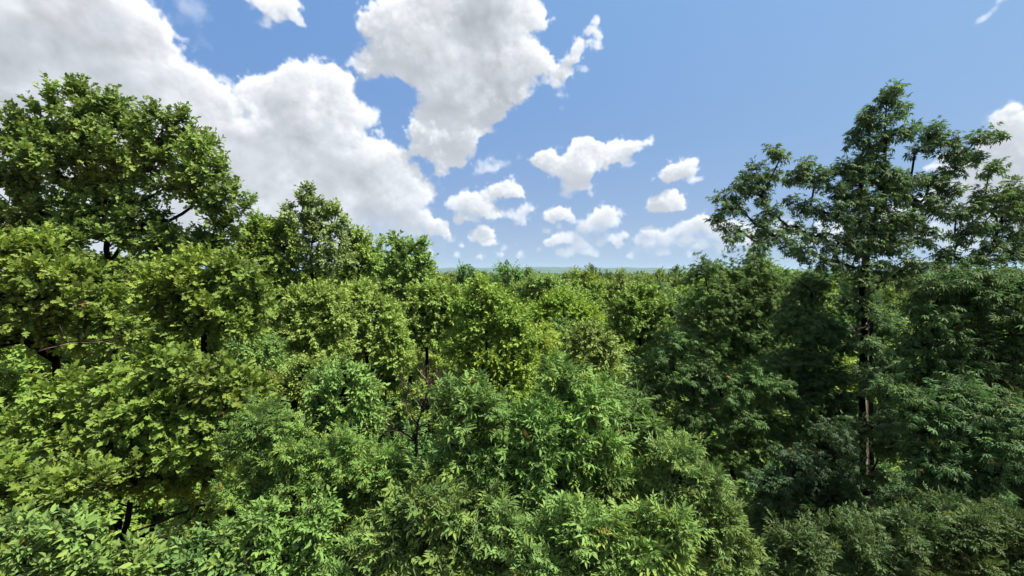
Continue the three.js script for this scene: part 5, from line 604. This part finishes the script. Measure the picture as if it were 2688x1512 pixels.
  for (let z = 58; z < 900; z += 3.6 + z * 0.009) for (let x = -1.2 * z; x < 1.2 * z; x += 4.2 + z * 0.01) spots[Math.floor(q() * 4)].push([x + (q() - 0.5) * 4, -(z + (q() - 0.5) * 4), 0.75 + 0.6 * q() + z * 0.0012, 0.98 + 0.36 * (q() - 0.5) + (q() < 0.1 ? 0.12 : 0), Math.floor(q() * 8)]);
  spots.forEach((list, v) => {
    const m = new THREE.InstancedMesh(crowns[v], leafMat, list.length), M = new THREE.Matrix4(), Q = new THREE.Quaternion(), C = new THREE.Color();
    list.forEach(([x, z, s, sy, k], n) => {
      M.compose(V(x, groundHeight(x, z), z), Q.setFromAxisAngle(V(0, 1, 0), q() * 6.283), V(s, sy, s)); m.setMatrixAt(n, M);
      const t = 0.75 + 0.4 * q(); C.setRGB(KINDS[k][1][0] * t, KINDS[k][1][1] * t, KINDS[k][1][2] * t); m.setColorAt(n, C);
    });
    m.name = numbered('distant_wood'); m.castShadow = m.receiveShadow = true;
    tag(m, 'far canopy of the wood running to the wooded ridge', 'wood', null, 'stuff'); scene.add(m);
  });
}
// ------------------------------------------------------------------ dead wood
function deadWood({ name, label, category, stems, mat, depth, spread, seed, ground: down }) {
  const r = rng(seed), g = () => r() + r() + r() - 1.5, root = new THREE.Group(); root.name = numbered(name); tag(root, label, category);
  const base = V(...stems[0][0]); if (down) base.y = groundHeight(base.x, base.z);
  root.position.copy(base);
  const twigs = [];
  const fork = (p, d, len, rad, n) => {
    const k = 4, P = [p.clone()], dir = d.clone();
    for (let i = 0; i < k; i++) { dir.add(V(g(), g() * 0.8, g()).multiplyScalar(0.2)).normalize(); P.push(P[i].clone().addScaledVector(dir, len / k)); }
    twigs.push(tube(P, P.map((_, i) => lerp(rad, rad * 0.45, i / k)), 4));
    if (n > 0) for (let j = 0; j < 3; j++) fork(P[1 + j], dir.clone().add(V(g(), g() * 0.7 + 0.15, g()).multiplyScalar(spread)).normalize(), len * (0.5 + 0.25 * r()), rad * 0.5, n - 1);
  };
  for (const st of stems) {
    const c = new THREE.CatmullRomCurve3(st.slice(0, -1).map((p) => V(...p))), r0 = st[st.length - 1], len = c.getLength(), n = Math.max(8, Math.round(len / 0.15)), P = c.getPoints(n);
    P.forEach((p, i) => { if (i && i < n) p.add(V(g(), g(), g()).multiplyScalar(0.012)); });
    const geo = tube(P, P.map((_, i) => lerp(r0, r0 * 0.3, i / n)), 6).translate(-base.x, -base.y, -base.z), m = new THREE.Mesh(geo, mat); m.name = 'branch'; root.add(m);
    for (let i = Math.floor(n * (down ? 0.72 : 0.3)); i < n; i += 2) { const d = V().subVectors(P[Math.min(n, i + 1)], P[i - 1]).normalize().add(V(g(), g() * 0.8 + 0.1, g()).multiplyScalar(spread * 1.1)).normalize(); fork(P[i], d, depth * (0.6 + 0.6 * r()), r0 * 0.4, 2); }
  }
  const t = new THREE.Mesh(mergeGeometries(twigs).translate(-base.x, -base.y, -base.z), mat); t.name = 'twigs'; tag(t, null, null, null, 'stuff'); root.add(t);
  root.traverse((o) => { if (o.isMesh) o.castShadow = o.receiveShadow = true; });
  scene.add(root);
}
for (const d of [{"stems":[[[-1.07,0,-5.0],[-1.07,9.04,-5.0],[-1.06,9.26,-5.0],[-1.0,9.49,-5.0],[-0.89,9.8,-5.0],0.022],[[-1.05,9.3,-5.0],[-1.16,9.46,-5.0],[-1.22,9.67,-5.0],0.012],[[-1.0,9.44,-5.0],[-0.85,9.58,-5.0],[-0.73,9.71,-5.0],0.014],[[-1.08,9.13,-5.0],[-1.25,9.22,-5.0],[-1.38,9.24,-5.0],0.014],[[-1.09,9.22,-5.0],[-0.96,9.31,-5.0],[-0.8,9.33,-5.0],0.012]],"name":"bare_tree","label":"leafless tan twigged dead tree in the dark hollow left of the front ash","category":"dead tree","depth":0.26,"spread":0.75,"seed":5,"ground":1,"tan":1},{"stems":[[[-3.52,8.16,-5.6],[-3.93,8.06,-5.6],[-4.37,7.88,-5.6],[-4.88,7.69,-5.6],[-5.26,7.52,-5.6],0.02],[[-3.93,8.06,-5.6],[-4.06,7.88,-5.6],[-4.31,7.73,-5.6],0.01]],"name":"dead_branch","label":"long grey dead branch sloping down across the dark hollow at lower left","category":"branch","depth":0.3,"spread":0.6,"seed":6},{"stems":[[[-4.68,7.71,-5.3],[-4.32,7.83,-5.3],[-3.84,7.8,-5.3],[-3.42,7.93,-5.3],0.015]],"name":"dead_branch","label":"short grey dead branch lying lowest in the dark hollow at lower left","category":"branch","depth":0.25,"spread":0.6,"seed":7},{"stems":[[[-6.29,9.96,-6],[-5.99,10.04,-6],[-5.68,10.08,-6],[-5.32,10.06,-6],[-5.02,9.94,-6],0.016]],"name":"dead_branch","label":"pale reddish bare branch lying level between the two left edge oaks","category":"branch","depth":0.22,"spread":0.6,"seed":8,"tan":1}]) deadWood({ ...d, mat: d.tan ? tanTwig : greyTwig });

renderer.render(scene, camera);
